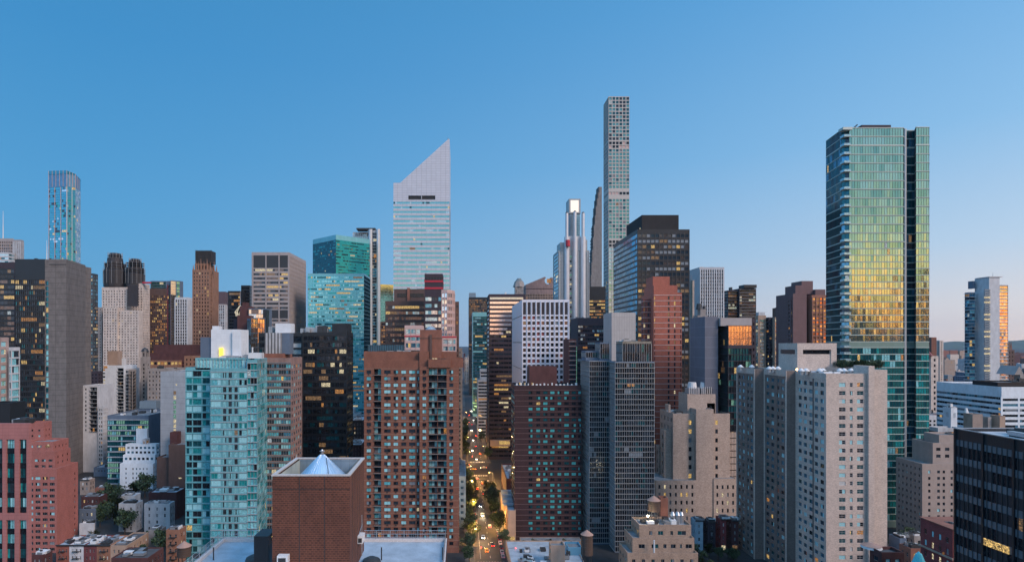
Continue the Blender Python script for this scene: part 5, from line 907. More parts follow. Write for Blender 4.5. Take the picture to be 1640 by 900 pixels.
b.box(1477, 1540, 742.5, ab=1, dep=18, wm=BE, front=S('punch',3.3,3.0,cols=[(.15,.21),(.38,.45),(.52,.58),(.72,.78)],wh=.45,top=2.5,**hs), side=S('punch',3.3,3,ww=.3,wh=.4,**hs)); b.box(1494, 1540, 709, ab=1, D=304, dep=14, bot=743, wm=BE, front=S('punch',3.6,4,ww=.5,wh=.45,**hs), side=None); b.box(1504, 1540, 696, ab=1, D=307, dep=10, bot=710, wm=BE); b.done()
b = B('curved_white_building', 'white building with dark ribbon balconies and a square lift tower, behind the beige block', 350, 1485, 1534, vis=760)
b.box(1486, 1540, 685, dep=16, wm=WHBL, front=S('band',3.6,2.6,wh=.5,mats=[(GD,2),(GB,2),(BLD,1)],lit=.05), side=None); b.box(1510, 1533, 653, D=356, dep=8, bot=686, wm=WHB, front=S('punch',6,3,cols=[(.42,.48),(.54,.60),(.68,.74)],wh=.5,mats=[(GK,1)],lit=0), side=None); b.stuff_on_roof(4); b.done()
b = B('tan_roof_block', 'low tan building with blank penthouse blocks in front of the white ribbon building', 330, 1540, 1612, vis=700)
b.box(1543, 1574, 663, dep=14, wm=wallm('tan_render',(.30,.24,.21))); b.box(1574, 1588, 668, D=334, dep=10, wm=STONEG); b.box(1588, 1610, 666, D=331, dep=12, wm=TAN); m = MB(); m.cone(b.X(1562),6,WZ(663,330),WZ(655,330),1.2,.5,WHT,8); m.build('roof_unit', b.root); b.done()
b = B('black_office', 'black glass office block filling the lower right corner, one long lit window near its base', 130, 1528, 2000)
bx = WX(1528,130)-b.ox; zt = WZ(686,130); NB = 70
bk = S('band',3.92,1.12,wh=.62,sill=.1,mats=[(GK,4),(wallm('brown_blind',(.045,.03,.033)),3)],lit=.012,run=.75,rec=.1,span=wallm('slate_spandrel',(.10,.125,.15),rough=.3,vary=.15),fins=(.09,.16,DARK),top=2.3,side=.3,warm=[LO,LY,LD])
b.mass([(bx,-75),(bx+50,-75),(bx+50,0),(bx,0)], 0, zt, [None,None,S('band',3.92,1.12,wh=.62,mats=[(GK,1)],lit=.02,rec=.1,span=BLUEG),bk], DKM, ROOFL, par=.6)
m = MB()
for k in range(12): y = -.2-k*6.85; m.box(bx-.3, bx, y-.45, y, 0, zt+.01, DKM)
m.build('column_cover', b.root); m = MB()
for i in range(4): m.box(bx-.17, bx-.1, -13.2+i*1.6-.0, -13.2+i*1.6+1.45, WZ(890,116), WZ(878,116), LY)
m.build('lit_window', b.root); m = MB(); m.box(bx-.1,bx+.3,-75,0,zt,zt+.18,STEEL); m.box(bx+.3,bx+50,-.3,.05,zt,zt+.18,STEEL); m.build('roof_edge', b.root)
m = MB(); m.box(bx+9,bx+30,-20,-8,zt-.5,zt+2.6,DKM); m.build('plant_house', b.root); b.last = (bx+2,bx+14,-12,-1,zt-.6); b.stuff_on_roof(4, hmax=1); b.done()
b = B('red_brick_house', 'small wine-red brick building with lit windows, just left of the black corner office', 178, 1476, 1560)
x0 = WX(1526,178)-b.ox; z = WZ(848,178); rh = dict(mats=[(GK,2),(BLD,1),(BLC,1)], lit=.3, warm=[LY,LO,LW], rec=.2)
b.mass([(x0,0),(x0+24,0),(x0+24,12.5),(x0,12.5)], 0, z, [S('punch',3.5,3,ww=.35,wh=.5,**rh),None,None,S('punch',3.6,3.2,ww=.33,wh=.5,top=2,frame=(.08,PALE,1),**rh)], wallm('brick_wine', (.23,.05,.05), 'brick', .5, .17, vary=.2, line=1.3, lw=.02)); m = MB(); m.box(x0-.5,x0,-.5,13,z-9.2,z-8.7,TAN); m.box(x0-.3,x0+24,-.3,12.8,z,z+.25,TERRA); m.build('cornice', b.root); b.last = (x0+1,x0+12,1,11,z-1); b.stuff_on_roof(4, hmax=1.4); m = MB(); m.box(x0-.4,x0-.05,3,3.4,z-9,z-8,LO); m.build('wall_lamp', b.root); b.done()
b = B('red_flat_block', 'low dark red building with a pale round roof cap, at the bottom right', 205, 1390, 1450)
b.box(1393, 1448, 884, dep=14, wm=DKBRICK, roof=ROOFD, front=S('punch',3.4,4,ww=.5,wh=.5,mats=[(BLC,1),(GD,1)],lit=0,frame=(.1,WHT,1))); m = MB(); x = b.X(1418); m.cone(x,7,WZ(884,205)-.8,WZ(879,208),3.4,3.2,WHT,20); m.cone(x,7,WZ(879,208),WZ(875,208),3.3,.6,CAP,20); m.build('round_roof_cap', b.root); b.done()
b = B('turquoise_spire', 'little turquoise copper cone roof poking up at the bottom right', 160, 1460, 1482, cat='spire')
m = MB(); x = b.X(1471.5); m.cone(x,0,WZ(905,160),WZ(886,160),1.9,.7,plain('copper_turquoise',(.10,.55,.62),.4),12); m.cone(x,0,WZ(886,160),WZ(882.5,160),.55,.1,plain('copper_turquoise',()),8); m.build('cone_roof', b.root); m = MB(); m.cone(x,0,0,WZ(905,160),1.7,1.7,TAN,12); m.build('drum', b.root)
# ---- low foreground right of centre ----
b = B('beige_lowrise', 'beige brick low-rise with stepped terraces and a dazzling lamp on its roof', 250, 990, 1118)
bl = dict(mats=[(GK,2),(GD,3),(BLC,1),(GTD,1),(BLD,1)], lit=.05, rec=.25, frame=(.07,BLW,2), top=1.8)
YB = wallm('yellow_brick', (.40,.29,.22), 'brick', .5, .17, vary=.18, line=.8, lw=.02)
b.box(1024, 1107, 840, D=250, xb=1011, wm=YB, front=S('punch',3.5,4,cols=[(.19,.25),(.36,.46),(.60,.65),(.74,.90)],wh=.5,**bl), side=S('punch',3.5,4,ww=.35,wh=.45,**bl))
b.box(1013, 1112, 861, D=247, xb=1000, wm=YB, front=S('punch',3.5,4,cols=[(.10,.20),(.31,.42),(.50,.55),(.62,.70),(.77,.80),(.86,.96)],wh=.5,**bl), side=S('punch',3.5,4,ww=.35,wh=.45,**bl))
b.box(1005, 1118, 885, D=244, xb=991, wm=YB, front=S('punch',3.5,4,ww=.34,wh=.5,**bl), side=S('punch',3.5,4,ww=.35,wh=.45,**bl))
b.box(1058, 1070, 797, ab=1, D=262, dep=4, bot=842, wm=TERRA, side=None); b.last = (b.X(1024), b.X(1105), 1, 12, WZ(840,250)-1); b.stuff_on_roof(9, hmax=2)
m = MB()
for px in (1077,1085,1091): m.cone(b.X(px,256), 6, WZ(840,250)-1, WZ(824,256), 1.1, 1.0, STEEL, 12); m.cone(b.X(px,256), 6, WZ(824,256), WZ(819,256), 1.2, .6, STEEL, 12)
m.build('cooling_tower', b.root)
m = MB(); x, z = b.X(1037.5,254), WZ(826,254); m.cone(x,4,WZ(840,254)-1,z-.3,.1,.1,DARK,6); m.cone(x,4,z-.3,z+.3,.35,.35,plain('roof_flood_glow',(1,.86,.6),emit=25),10); m.build('roof_lamp', b.root)
ld = bpy.data.lights.new('roof_lamp_light','POINT'); ld.energy = 900; ld.color = (1,.8,.5); ld.shadow_soft_size = .3; lo = bpy.data.objects.new('roof_lamp_light', ld); COL.objects.link(lo); lo.location = (b.ox+x, 254, z+.9)
m = MB(); m.cone(b.X(1047,245), -5.6, WZ(885,244), WZ(865,244), .35, .3, WHT, 8); m.build('flue', b.root); b.done()
def water_tower(label, px, py_top, D, wd, hd, base, grp='water tanks on rooftops'):
    r = bpy.data.objects.new('water_tank', None); COL.objects.link(r); r.location = (WX(px,D), D, base); tag(r, label, 'water tank', grp); R_ = wd*D/F/2; zt_ = WZ(py_top,D)-base; hc = R_*.75; hd_ = hd*D/F
    m = MB(); m.cone(0,0,zt_-hc-hd_,zt_-hc,R_,R_*.96,TANK,18)
    for k in range(5): zz_ = zt_-hc-hd_+k*hd_/5+.2; m.cone(0,0,zz_,zz_+.07,R_*1.01,R_*1.01,DARK,18)
    m.build('tank', r); m = MB(); m.cone(0,0,zt_-hc,zt_,R_*1.08,.12,CAP,18); m.build('cone_roof', r)
    for sx_ in (-1,1):
        for sy_ in (-1,1): m = MB(); m.bar((sx_*R_*.6,sy_*R_*.6,0),(sx_*R_*.6,sy_*R_*.6,zt_-hc-hd_),.12,DARK); m.build('leg', r)
    m = MB(); m.bar((-R_*.6,-R_*.6,.3),(R_*.6,-R_*.6,max(zt_-hc-hd_-.2,.5)),.07,DARK); m.bar((R_*.6,-R_*.6,.3),(-R_*.6,-R_*.6,max(zt_-hc-hd_-.2,.5)),.07,DARK); m.build('brace', r)
    return r
water_tower('dark round water tank with a conical roof beside a red chimney on the beige low-rise', 1047, 793, 258, 20, 17, WZ(840,250)-1)
water_tower('water tank with a tan pointed roof in front of the dark gridded glass tower', 940, 848, 248, 19, 32, 5.8)
water_tower('water tank with a tan conical roof at the foot of the turquoise glass tower', 295, 866, 225, 21, 16, 8)
# ======================= street side low buildings =======================
b = B('street_block', 'dark red block with blue flat roofs right of the street, below the brown office', 350, 790, 822)
b.box(803, 830, 766, dep=70, wm=DKBRICK, roof=RB, front=None, side=S('band',7,5,wh=.3,mats=[(LD,1),(GD,1)],lit=.3,top=9,warm=[LO])); b.stuff_on_roof(8)
b.box(800, 826, 796, D=338, dep=12, wm=TAN, roof=RB, side=None); b.done()
b = B('street_block', 'tan building with stepped blue terraces between the street and the brown brick slab', 305, 800, 822)
b.box(808, 826, 817, dep=26, wm=TAN, roof=RB, front=None, side=S('punch',3.6,4,ww=.4,wh=.5,mats=[(GK,1),(LD,.3)],lit=.15))
m = MB()
for i in range(4): m.box(b.X(808), b.X(826), 10+i*5, 12.5+i*5, WZ(817,305)-.5, WZ(817,305)+.6+i*1.1, RB)
m.build('terrace_step', b.root); m = MB(); m.box(b.X(808)-.3, b.X(808), -.5, 3, WZ(855,305), WZ(851,305), LW); m.box(b.X(808), b.X(824), -.4, -.05, WZ(864,305), WZ(859,305), LY); m.build('shop_light', b.root); b.done()
b = B('flat_roofed_block', 'low building with a cluttered flat roof and tan stair house below the brown brick slab', 262, 818, 932)
b.box(831, 969, 0, D=225, dep=66, z=5.8, ab=1, wm=TAN, roof=RB, par=.5); b.box(879, 905, 873, D=258, dep=5, wm=TAN); b.last = (b.X(826,260), b.X(930,260), -14, 24, 5.3); b.stuff_on_roof(26, hmax=1.8)
m = MB(); m.box(b.X(835,262),b.X(858,262),-2,4,5.3,6.2,BLUEG); m.box(b.X(837,262),b.X(856,262),-1.5,3.5,6.2,6.5,GPA); m.build('skylight', b.root)
b.box(905, 932, 876, D=272, dep=8, wm=plain('blue_render',(.10,.28,.42))); b.done()
b = B('garden_wall', 'low wall with a lit awning and shrubs along the foot of the brown brick slab', 298, 829, 930, cat='wall')
b.box(832, 932, 866, D=297, dep=1, wm=TAN, par=.1); m = MB(); m.box(b.X(895,296),b.X(925,296),-4,-1.5,WZ(870,295),WZ(868,295),PALE); m.box(b.X(897,296),b.X(923,296),-3.9,-1.6,WZ(873,295),WZ(871.5,295),LY); m.build('awning', b.root); b.done()
# row of small houses in front of the beige setback tower
def house(label, D, x0, x1, top, wall, dep=12, lit=.08, nm='row_house', grp='old row houses', wh=.5, ww=.36, shop=None, cornice=True, roof=None, bw=2.3, side=None, ground=None, bot=0, esc=False, xb=None, fh=3.3, mats=None):
    b = B(nm, label, D, x0, x1, cat='house', group=grp)
    b.rows = False
    sp = S('punch',fh,bw,ww=ww,wh=wh,mats=mats or [(GK,3),(GD,2),(BLW,1),(BLD,2)],lit=lit,rec=.18,top=1.2,frame=(.08,BLW,1),sash=1,warm=[LY,LO,LW])
    b.box(x0, x1, top, dep=dep, xb=xb, ab='tenement row' in grp, wm=wall, roof=roof or RB, front=sp, side=S('punch',fh,2.6,ww=.35,wh=wh,mats=mats or [(GK,3),(GD,2)],lit=lit,rec=.18,top=1.2) if side else None, par=.5)
    xa, xc, y0, y1, z = b.last
    if cornice: m = MB(); m.box(xa-.02, xc+.02, -.55, 0, z+.1, z+.62, DARK); m.build('cornice', b.root)
    if shop: m = MB(); m.box(xa+.4, xc-.4, -.12, .0, .4, 3, shop); m.build('shop_front', b.root)
    if esc:
        w_ = (xc-xa)*.5; cx = (xa+xc)/2; m = MB(); k = 0; zz_ = 4.0
        while zz_ < z-1.5:
            m.box(cx-w_/2, cx+w_/2, -1.1, -.02, zz_, zz_+.08, DARK)
            m.bar((cx-w_/2,-1.1,zz_+1),(cx+w_/2,-1.1,zz_+1),.03,DARK)
            if zz_+fh < z-1: s_ = 1 if k % 2 else -1; m.bar((cx-s_*w_*.4,-.9,zz_),(cx+s_*w_*.4,-.9,zz_+fh),.07,DARK)
            zz_ += fh; k += 1
        m.build('fire_escape', b.root)
    b.stuff_on_roof(7, hmax=1.3, seed=int(x0)); b.done(); return b
house('pale blue row house left of the red ones, below the beige setback tower', 292, 1106, 1126, 833, wallm('pale_blue_paint',()), lit=.05)
house('dark grey row house between the pale blue and the red row houses', 292, 1126, 1146, 835, PLUM, lit=.02, esc=True)
house('red row house with one turquoise blind, brightly lit shop at street level', 292, 1146, 1163, 831, wallm('brick_wine',()), lit=.08, shop=LW)
house('dark red row house ending the row, right beside the cream slab complex', 292, 1163, 1182, 833, DKBRICK, lit=.1, shop=LD)
# bottom-left tenement row
D_ = 272
T = [('red brick corner row house at the left end of the bottom-left tenement row', 90, 111, wallm('brick_tenement',(.26,.085,.06),vary=.2), True), ('white painted row house with a black fire escape in the bottom-left row', 111, 134, wallm('white_paint_wall',(.58,.60,.64)), True), ('maroon row house with white window frames in the bottom-left row', 134, 155, wallm('maroon_wall',(.15,.045,.05)), False), ('brown-orange row house with a fire escape in the bottom-left row', 155, 177, wallm('orange_brown_wall',(.27,.13,.085)), True)]
for l, a, c, wmat, e in T: house(l, D_, a, c, 872, wmat, dep=14, esc=e, bw=1.9, lit=.08, grp='bottom-left tenement row')
b = B('row_house', 'tan corner tenement closing the bottom-left row, its long side lined with tall windows', 272, 177, 240, cat='house', group='bottom-left tenement row')
b.rows = False
b.box(177, 203, 873, dep=12, xb=238, wm=TAN, roof=ROOFD, front=S('punch',3.3,2.2,ww=.36,wh=.5,mats=[(GK,2),(BLD,1)],lit=.12,top=1.2,frame=(.08,BLW,1)), side=S('punch',3.3,2.6,ww=.4,wh=.55,mats=[(GK,3),(BLD,1)],lit=.05,top=1.2,frame=(.08,BLW,1)), par=.5); b.stuff_on_roof(4, hmax=1.2); b.done()
house('pale grey walk-up block, left one of the pair above the tenement row', 322, 190, 229, 806, WHBL, dep=12, lit=.0, bw=4, ww=.22, cornice=False, grp='pale walk-up blocks', fh=3.6)
house('pale grey walk-up block, right one of the pair above the tenement row', 322, 231, 272, 806, WHBL, dep=12, xb=280, side=True, lit=.02, bw=4, ww=.22, cornice=False, grp='pale walk-up blocks', fh=3.6)
house('brick cottage with a white fire escape beside the turquoise glass tower', 262, 266, 298, 848, wallm('orange_brown_wall',()), dep=20, lit=.05, cornice=False, esc=True)
house('long maroon brick block with white rooftop boxes behind the pale walk-up blocks', 344, 238, 298, 788, DKBRICK, dep=12, lit=.0, cornice=False, ww=.02)
house('small tan walk-up with tall dark windows right of the pink brick tower', 400, 128, 152, 768, wallm('tan_render',()), dep=20, lit=.03, ww=.4, wh=.6)
house('flat-roofed brick shed with blue and purple rooftop clutter, right of the small tan walk-up', 385, 152, 186, 781, TERRA, dep=30, lit=0, cornice=False, ww=.02)
house('dark brown low block among trees left of the white terraced apartment block', 350, 130, 172, 795, DKBRICK, dep=14, lit=.04, cornice=False)
house('small grey house with a blue flat roof standing right beside the pink brick tower', 310, 127, 152, 815, BLUEG, dep=10, xb=154, lit=.03, cornice=False, side=True)
house('grey shed with a blue flat roof below the small grey house', 300, 127, 150, 838, WHBL, dep=8, xb=152, lit=.0, cornice=False, ww=.02)
house('white lean-to building with a sloped pale roof below the white terraced block', 370, 193, 225, 793, WHB, dep=20, lit=0, cornice=False, ww=.02)
house('grey wall block between the pale walk-up blocks and the brick cottage', 296, 238, 266, 848, STONEG, dep=12, lit=0, cornice=False, ww=.02)
house('dark brick sheds along the bottom edge right of the tenement row', 240, 178, 262, 893, DKBRICK, dep=14, lit=.05, cornice=False, roof=ROOFD)
house('white roofed garage at the very bottom left beside the granite office', 255, 50, 84, 888, DKBRICK, dep=18, lit=0, cornice=False, roof=ROOFL)
house('teal-roofed office annex in front of the glowing green office building', 455, 150, 200, 748, BLUEG, dep=20, lit=.04, cornice=False)
house('dark block behind the brick tower flank with a row of lit windows', 400, 556, 588, 712, PLUM, dep=30, lit=.4, nm='office_block', grp='dark blocks left of the orange brick tower', mats=[(GK,1)])
house('black stepped block left of the orange brick tower below the turquoise slab', 440, 560, 590, 673, DKM, dep=30, lit=.12, nm='office_block', grp='dark blocks left of the orange brick tower', mats=[(GK,1)])
house('low dark building with flat roof right of the cream slab complex', 240, 1424, 1452, 862, BLUEG, dep=30, lit=.0, cornice=False, ww=.02)
house('low grey building with a pale roof in front of the green glass tower foot', 262, 1448, 1480, 858, STONEG, dep=30, lit=.03, cornice=False)
house('low dark brown shop building with a lit strip right of the cream slab complex', 225, 1440, 1478, 878, TERRA, dep=15, lit=.3, cornice=False)
# ======================= far right low city =======================
b = B('red_brick_block', 'red-brown brick apartment block on the far skyline just right of the green glass tower', 900, 1487, 1512, vis=600); b.box(1487, 1500, 540, dep=30, wm=TERRA, front=S('punch',3.6,4,ww=.4,wh=.5,mats=[(GD,1)],lit=.02)); b.box(1500, 1511, 545, D=910, dep=30, wm=STONE, front=S('punch',3.6,4,ww=.4,wh=.5,mats=[(GD,1)],lit=.02)); b.done()
b = B('gabled_hall', 'stone hall with a steep red pyramid roof right of the green glass tower', 640, 1486, 1503, vis=600); b.box(1484, 1503, 570, dep=14, wm=STONE, front=S('punch',6,6,ww=.3,wh=.5,mats=[(GK,1)],lit=0), par=.1)
m = MB(); m.cone((b.X(1484)+b.X(1503))/2-2, 7, WZ(570,640), WZ(558,640), 9, 1, plain('red_slate',(.20,.05,.045)), 4); m.build('roof', b.root); b.done()
b = B('gothic_church', 'dark church spire with small pinnacles behind the slim white tower at the right edge', 900, 1610, 1628, cat='church', vis=610)
b.box(1608, 1625, 560, dep=16, wm=BRS, front=S('punch',6,5,ww=.3,wh=.5,mats=[(GK,1)],lit=.05), par=.1); m = MB(); x = b.X(1616); m.cone(x,8,WZ(560,900),WZ(548,900),8,6.5,BRS,8); m.cone(x,8,WZ(548,900),WZ(532,900),5,.3,TERRA,8)
for s_ in (-7,7): m.cone(x+s_,4,WZ(560,900),WZ(547,900),1.3,.2,TERRA,6)
m.build('spire', b.root); b.done()
b = B('stone_chapel', 'small grey stone chapel with a pointed gable at the right edge', 520, 1624, 1640, cat='church', vis=615)
b.box(1625, 1640, 600, dep=18, wm=STONEG, par=.05, front=S('punch',9,8,ww=.25,wh=.5,mats=[(GK,1)],lit=0), side=None); m = MB(); xa, xc = b.X(1625), b.X(1640); zt = WZ(600,520); xm = (xa+xc)/2; zr_ = WZ(586,520)
m.poly([(xa,0,zt),(xc,0,zt),(xm,0,zr_)], STONEG); m.quad((xm,0,zr_),(xa,0,zt),(xa,18,zt),(xm,18,zr_),OFFG); m.quad((xc,0,zt),(xm,0,zr_),(xm,18,zr_),(xc,18,zt),OFFG); m.build('gable_roof', b.root); b.done()
r = random.Random(21)
DB = []
def small_block(D, px, wpx, h, wall, grp, label, rng, win=True, roofm=None):
    X0 = WX(px,D); W_ = wpx*D/F; dp = rng.uniform(14,30); m = MB(); m.box(0,W_,0,dp,0,h,wall,False); m.box(.5,W_-.5,.5,dp-.5,h,h+.05,roofm or ROOF,False)
    if rng.random() < .6: a = rng.uniform(.1,.6)*W_; m.box(a,a+W_*.25,dp*.3,dp*.6,h,h+rng.uniform(2,5),wall,False)
    if win:
        nf = int(h/3.6); nb = max(2, int(W_/3.6)); b_ = W_/nb; wmt = rng.choice([GK,GD,BLD])
        for f in range(nf):
            if HY-(f*3.6+3-CAMZ)*F/D > HY+170: continue
            for i in range(nb):
                z0 = h-(f+1)*3.6+.9; mt = wmt if rng.random() > .07 else rng.choice(WARM); m.quad((b_*i+b_*.25,-.03,z0),(b_*i+b_*.75,-.03,z0),(b_*i+b_*.75,-.03,z0+1.9),(b_*i+b_*.25,-.03,z0+1.9),mt)
            s_ = -.03 if X0 > 0 else W_+.03; nd = int(dp/3.6)
            for i in range(nd):
                z0 = h-(f+1)*3.6+.9; q = [(s_,3.6*i+1,z0),(s_,3.6*i+2.6,z0),(s_,3.6*i+2.6,z0+1.9),(s_,3.6*i+1,z0+1.9)]; m.quad(*q, wmt)
    o = m.build('distant_building'); DB.append(o); o.location = (X0, D, 0); tag(o, label, 'building', grp); return o
walls = [STONEG, TERRA, DKBRICK, BRS, TAN, WHBL, STONE, OFFG, BLUEG, PURP]
lab = {0:'low block in the deep distance below the skyline', 1:'plain mid-height block in a gap between the towers', 2:'small low building on the far plain below the blue hills'}
for D in (1400,1700,2100):
    px = -40
    while px < 1480:
        wpx = r.uniform(10,24); small_block(D+r.uniform(-80,80), px, wpx, r.uniform(30,84), r.choice(walls), 'distant city blocks', lab[0], r); px += wpx+r.uniform(0,8)
for D, hmin, hmax in ((540,22,48),(640,25,60),(780,30,70),(950,35,80)):
    px = -30
    while px < 1480:
        wpx = r.uniform(20,44); X0, X1 = WX(px,D), WX(px+wpx,D)
        if not (-8 < X1 and X0 < 38): small_block(D, px, wpx, r.uniform(hmin,hmax), r.choice(walls), 'mid-distance city blocks', lab[1], r)
        px += wpx+r.uniform(1,6)
for D, h0, h1 in ((560,20,36),(680,18,42),(820,18,50),(1000,20,48),(1250,20,55),(1600,20,60),(2100,20,60),(2800,20,55),(3800,20,55)):
    px = 1486
    while px < 1720:
        wpx = r.uniform(7,18); small_block(D, px, wpx, r.uniform(h0,h1), r.choice(walls), 'low buildings on the far right plain', lab[2], r, win=D < 2500); px += wpx+r.uniform(0,5)
# blocks lining both sides of the street
for D in (480,560,610,660,730,800,880,980,1080):
    for s_ in (-1,1):
        x = r.uniform(0,0.1); h = r.uniform(14,32); W_ = 22; wall = r.choice(walls[:6])
        px = VX+((-1-W_ if s_ < 0 else 27)*F/D)
        if s_ > 0 and (D < 560): continue
        small_block(D, px, W_*F/D, h, wall, 'low street-front blocks along the canyon', 'one of the low street-front buildings lining the narrow street into the distance', r)
# ======================= ground, street =======================
def sheet(name, x0, x1, y0, y1, z, mat):
    m = MB(); m.quad((x0,y0,z),(x1,y0,z),(x1,y1,z),(x0,y1,z),mat); o = m.build(name); o['kind'] = 'structure'; return o
sheet('ground', -14000, 14000, -9000, 14000, 0, wallm('ground_dark', (.03,.032,.036), vary=.4))
ASP = wallm('asphalt', (.035,.035,.038), vary=.3); PAV = wallm('pavement_concrete', (.09,.088,.086), 'panel', 1.5, 1.5, vary=.3)
sheet('road', 7, 22, 120, 1600, .008, ASP)
def avenue(y0, y1): sheet('avenue', -600, 600, y0, y1, .012, ASP)
avenue(470, 505); avenue(700, 722); avenue(930, 950)
m = MB()
for x0, x1 in ((2,7),(22,26)):
    for y0, y1 in ((120,470),(505,700),(722,930),(950,1500)): m.box(x0,x1,y0,y1,0,.14,PAV,False)
o = m.build('sidewalk'); o['kind'] = 'structure'
WM = plain('road_paint', (.6,.6,.58)); m = MB()
for y0 in (274, 456, 508): 
    for i in range(10): m.box(8+i*1.35, 8.7+i*1.35, y0, y0+4, .014, .016, WM, False)
for y in range(130, 460, 9): m.box(14.4,14.55,y,y+3,.014,.016,WM,False)
for y0, y1 in ((130,270),(282,452)): m.box(9.6,9.72,y0,y1,.014,.016,WM,False)
for x in (11,18):
    for y in range(520,690,9): m.box(x,x+.15,y,y+3,.014,.016,WM,False)
o = m.build('road_markings'); o['kind'] = 'structure'
# street lamps, one built, the rest copied
def copy_tree(o, loc, label, parent=None):
    c = o.copy(); COL.objects.link(c)
    if parent is None: c.location = loc
    else: c.parent = parent
    if label: c['label'] = label
    for ch in list(o.children): copy_tree(ch, None, None, c)
    return c
AMB = plain('sodium_lamp', (1,.55,.16), emit=40)
lamp = bpy.data.objects.new('street_lamp', None); COL.objects.link(lamp); tag(lamp, 'tall street lamp glowing amber over the narrow street', 'street lamp', 'street lamps along the narrow street')
m = MB(); m.cone(0,0,.14,8.5,.11,.07,GREY,8); m.build('pole', lamp); m = MB(); m.bar((0,0,8.4),(2.2,0,8.9),.05,GREY); m.build('arm', lamp); m = MB(); m.box(1.8,2.6,-.2,.2,8.75,8.95,GREY); m.box(1.85,2.55,-.17,.17,8.65,8.75,AMB); m.build('lamp_head', lamp)
spots = [(5.5,300,0),(5.5,352,0),(5.5,405,0),(5.5,452,0),(5.5,512,0),(5.5,590,0),(5.5,680,0),(5.5,800,0),(23.4,326,1),(23.4,378,1),(23.4,430,1),(23.4,540,1),(23.4,640,1),(23.4,750,1),(23.4,900,1)]
for i, (x, y, f) in enumerate(spots):
    o = lamp if i == 0 else copy_tree(lamp, (x,y,0), None)
    o.location = (x,y,0); o.rotation_euler = (0,0,pi if f else 0)
    ld = bpy.data.lights.new('street_lamp_light','POINT'); ld.energy = 15000 if 380 < y < 460 else (11000 if y < 380 else 6000); ld.color = (1,.50,.13); ld.shadow_soft_size = .4; lo = bpy.data.objects.new('street_lamp_light', ld); COL.objects.link(lo); lo.location = (x+(-2.2 if f else 2.2), y, 8.2)
# traffic signals
sig = bpy.data.objects.new('traffic_light', None); COL.objects.link(sig); tag(sig, 'traffic light showing red over the street crossing', 'traffic light', 'red traffic lights at the crossings')
m = MB(); m.cone(0,0,.14,5.6,.1,.08,DARK,8); m.build('pole', sig); m = MB(); m.bar((0,0,5.4),(4,0,5.8),.05,DARK); m.build('arm', sig); m = MB(); m.box(3.8,4.2,-.15,.15,4.7,5.8,plain('signal_yellow',(.5,.32,.03))); m.box(3.85,4.15,-.2,-.15,5.45,5.72,plain('signal_red',(1,.05,.06),emit=14)); m.build('signal_head', sig)
for i, (x, y) in enumerate([(6,282),(6,507),(6,724),(22.5,281)]): 
    o = sig if i == 0 else copy_tree(sig, (x,y,0), None); o.location = (x,y,0); o.rotation_euler = (0,0,pi if x > 20 else 0)
    if x > 20: o.rotation_euler = (0,0,0)
# cars
def make_car(mat):
    r_ = bpy.data.objects.new('parked_car', None); COL.objects.link(r_); m = MB()
    pf = [(-2.3,.35),(2.3,.35),(2.3,.75),(1.25,.9),(.75,1.42),(-1.1,1.42),(-1.9,.92),(-2.3,.85)]
    for s_ in (-1,1):
        p = [(s_*(.85 if z < 1 else .68), y, z) for y, z in pf]; m.poly(p if s_ > 0 else p[::-1], mat)
    for (ya,za),(yb,zb) in zip(pf, pf[1:]+pf[:1]): a = .85 if za < 1 else .68; c = .85 if zb < 1 else .68; m.quad((-a,ya,za),(-c,yb,zb),(c,yb,zb),(a,ya,za),mat)
    m.build('body', r_); m = MB()
    m.quad((-.7,1.22,.95),(.7,1.22,.95),(.62,.8,1.38),(-.62,.8,1.38),GK); m.quad((-.62,-1.2,1.38),(.62,-1.2,1.38),(.7,-1.8,.98),(-.7,-1.8,.98),GK)
    for s_ in (-1,1): m.quad((s_*.80,-1.5,1.0),(s_*.80,1.0,1.0),(s_*.70,.7,1.34),(s_*.70,-1.1,1.34),GK)
    m.build('window', r_)
    for x in (-.8,.8):
        for y in (-1.4,1.4):
            m = MB(); n_ = 12; pts = [(x-.1, y+.33*cos(2*pi*i/n_), .33+.33*sin(2*pi*i/n_)) for i in range(n_)]; q = [(x+.1,)+p[1:] for p in pts]; m.poly(pts[::-1], DARK); m.poly(q, DARK)
            for i in range(n_): j = (i+1)%n_; m.quad(pts[i],pts[j],q[j],q[i],DARK)
            m.build('wheel', r_)
    for x in (-.6,.6): m = MB(); m.box(x-.15,x+.15,2.28,2.36,.6,.76,plain('headlight',(1,.9,.7),emit=1)); m.build('headlight', r_)
    for x in (-.65,.65): m = MB(); m.box(x-.14,x+.14,-2.36,-2.28,.7,.84,plain('tail_light',(1,.03,.02),emit=1.2)); m.build('tail_light', r_)
    return r_
cars = [(make_car(plain('car_silver',(.35,.37,.4),.3,.5)),'silver'), (make_car(plain('car_black',(.02,.02,.025),.25)),'black'), (make_car(plain('car_white',(.6,.6,.6),.3)),'white'), (make_car(plain('taxi_yellow',(.6,.36,.03),.35)),'yellow'), (make_car(plain('car_blue',(.05,.13,.25),.3)),'blue')]
HL = plain('headlight_on', (1,.9,.7), emit=30); TL = plain('tail_light_on', (1,.05,.03), emit=10)
used = set(); k = 0
def put(x, y, rz, ci, moving=False):
    global k
    src, cn = cars[ci]
    o = src if ci not in used else copy_tree(src, (x,y,0), None); used.add(ci)
    o.location = (x,y,.02); o.rotation_euler = (0,0,rz); o.name = 'car'
    tag(o, ('%s car driving in the traffic of the narrow street' if moving else '%s car parked at the kerb of the narrow street') % cn, 'car', ('%s cars in traffic' if moving else '%s cars parked along the kerb') % cn)
    return o
for i in range(26): 
    y = 284+i*6.3+r.uniform(-.3,.3)
    if y > 452: break
    if r.random() < .9: put(20.6, y, 0, r.choice([0,1,1,2,4,0]))
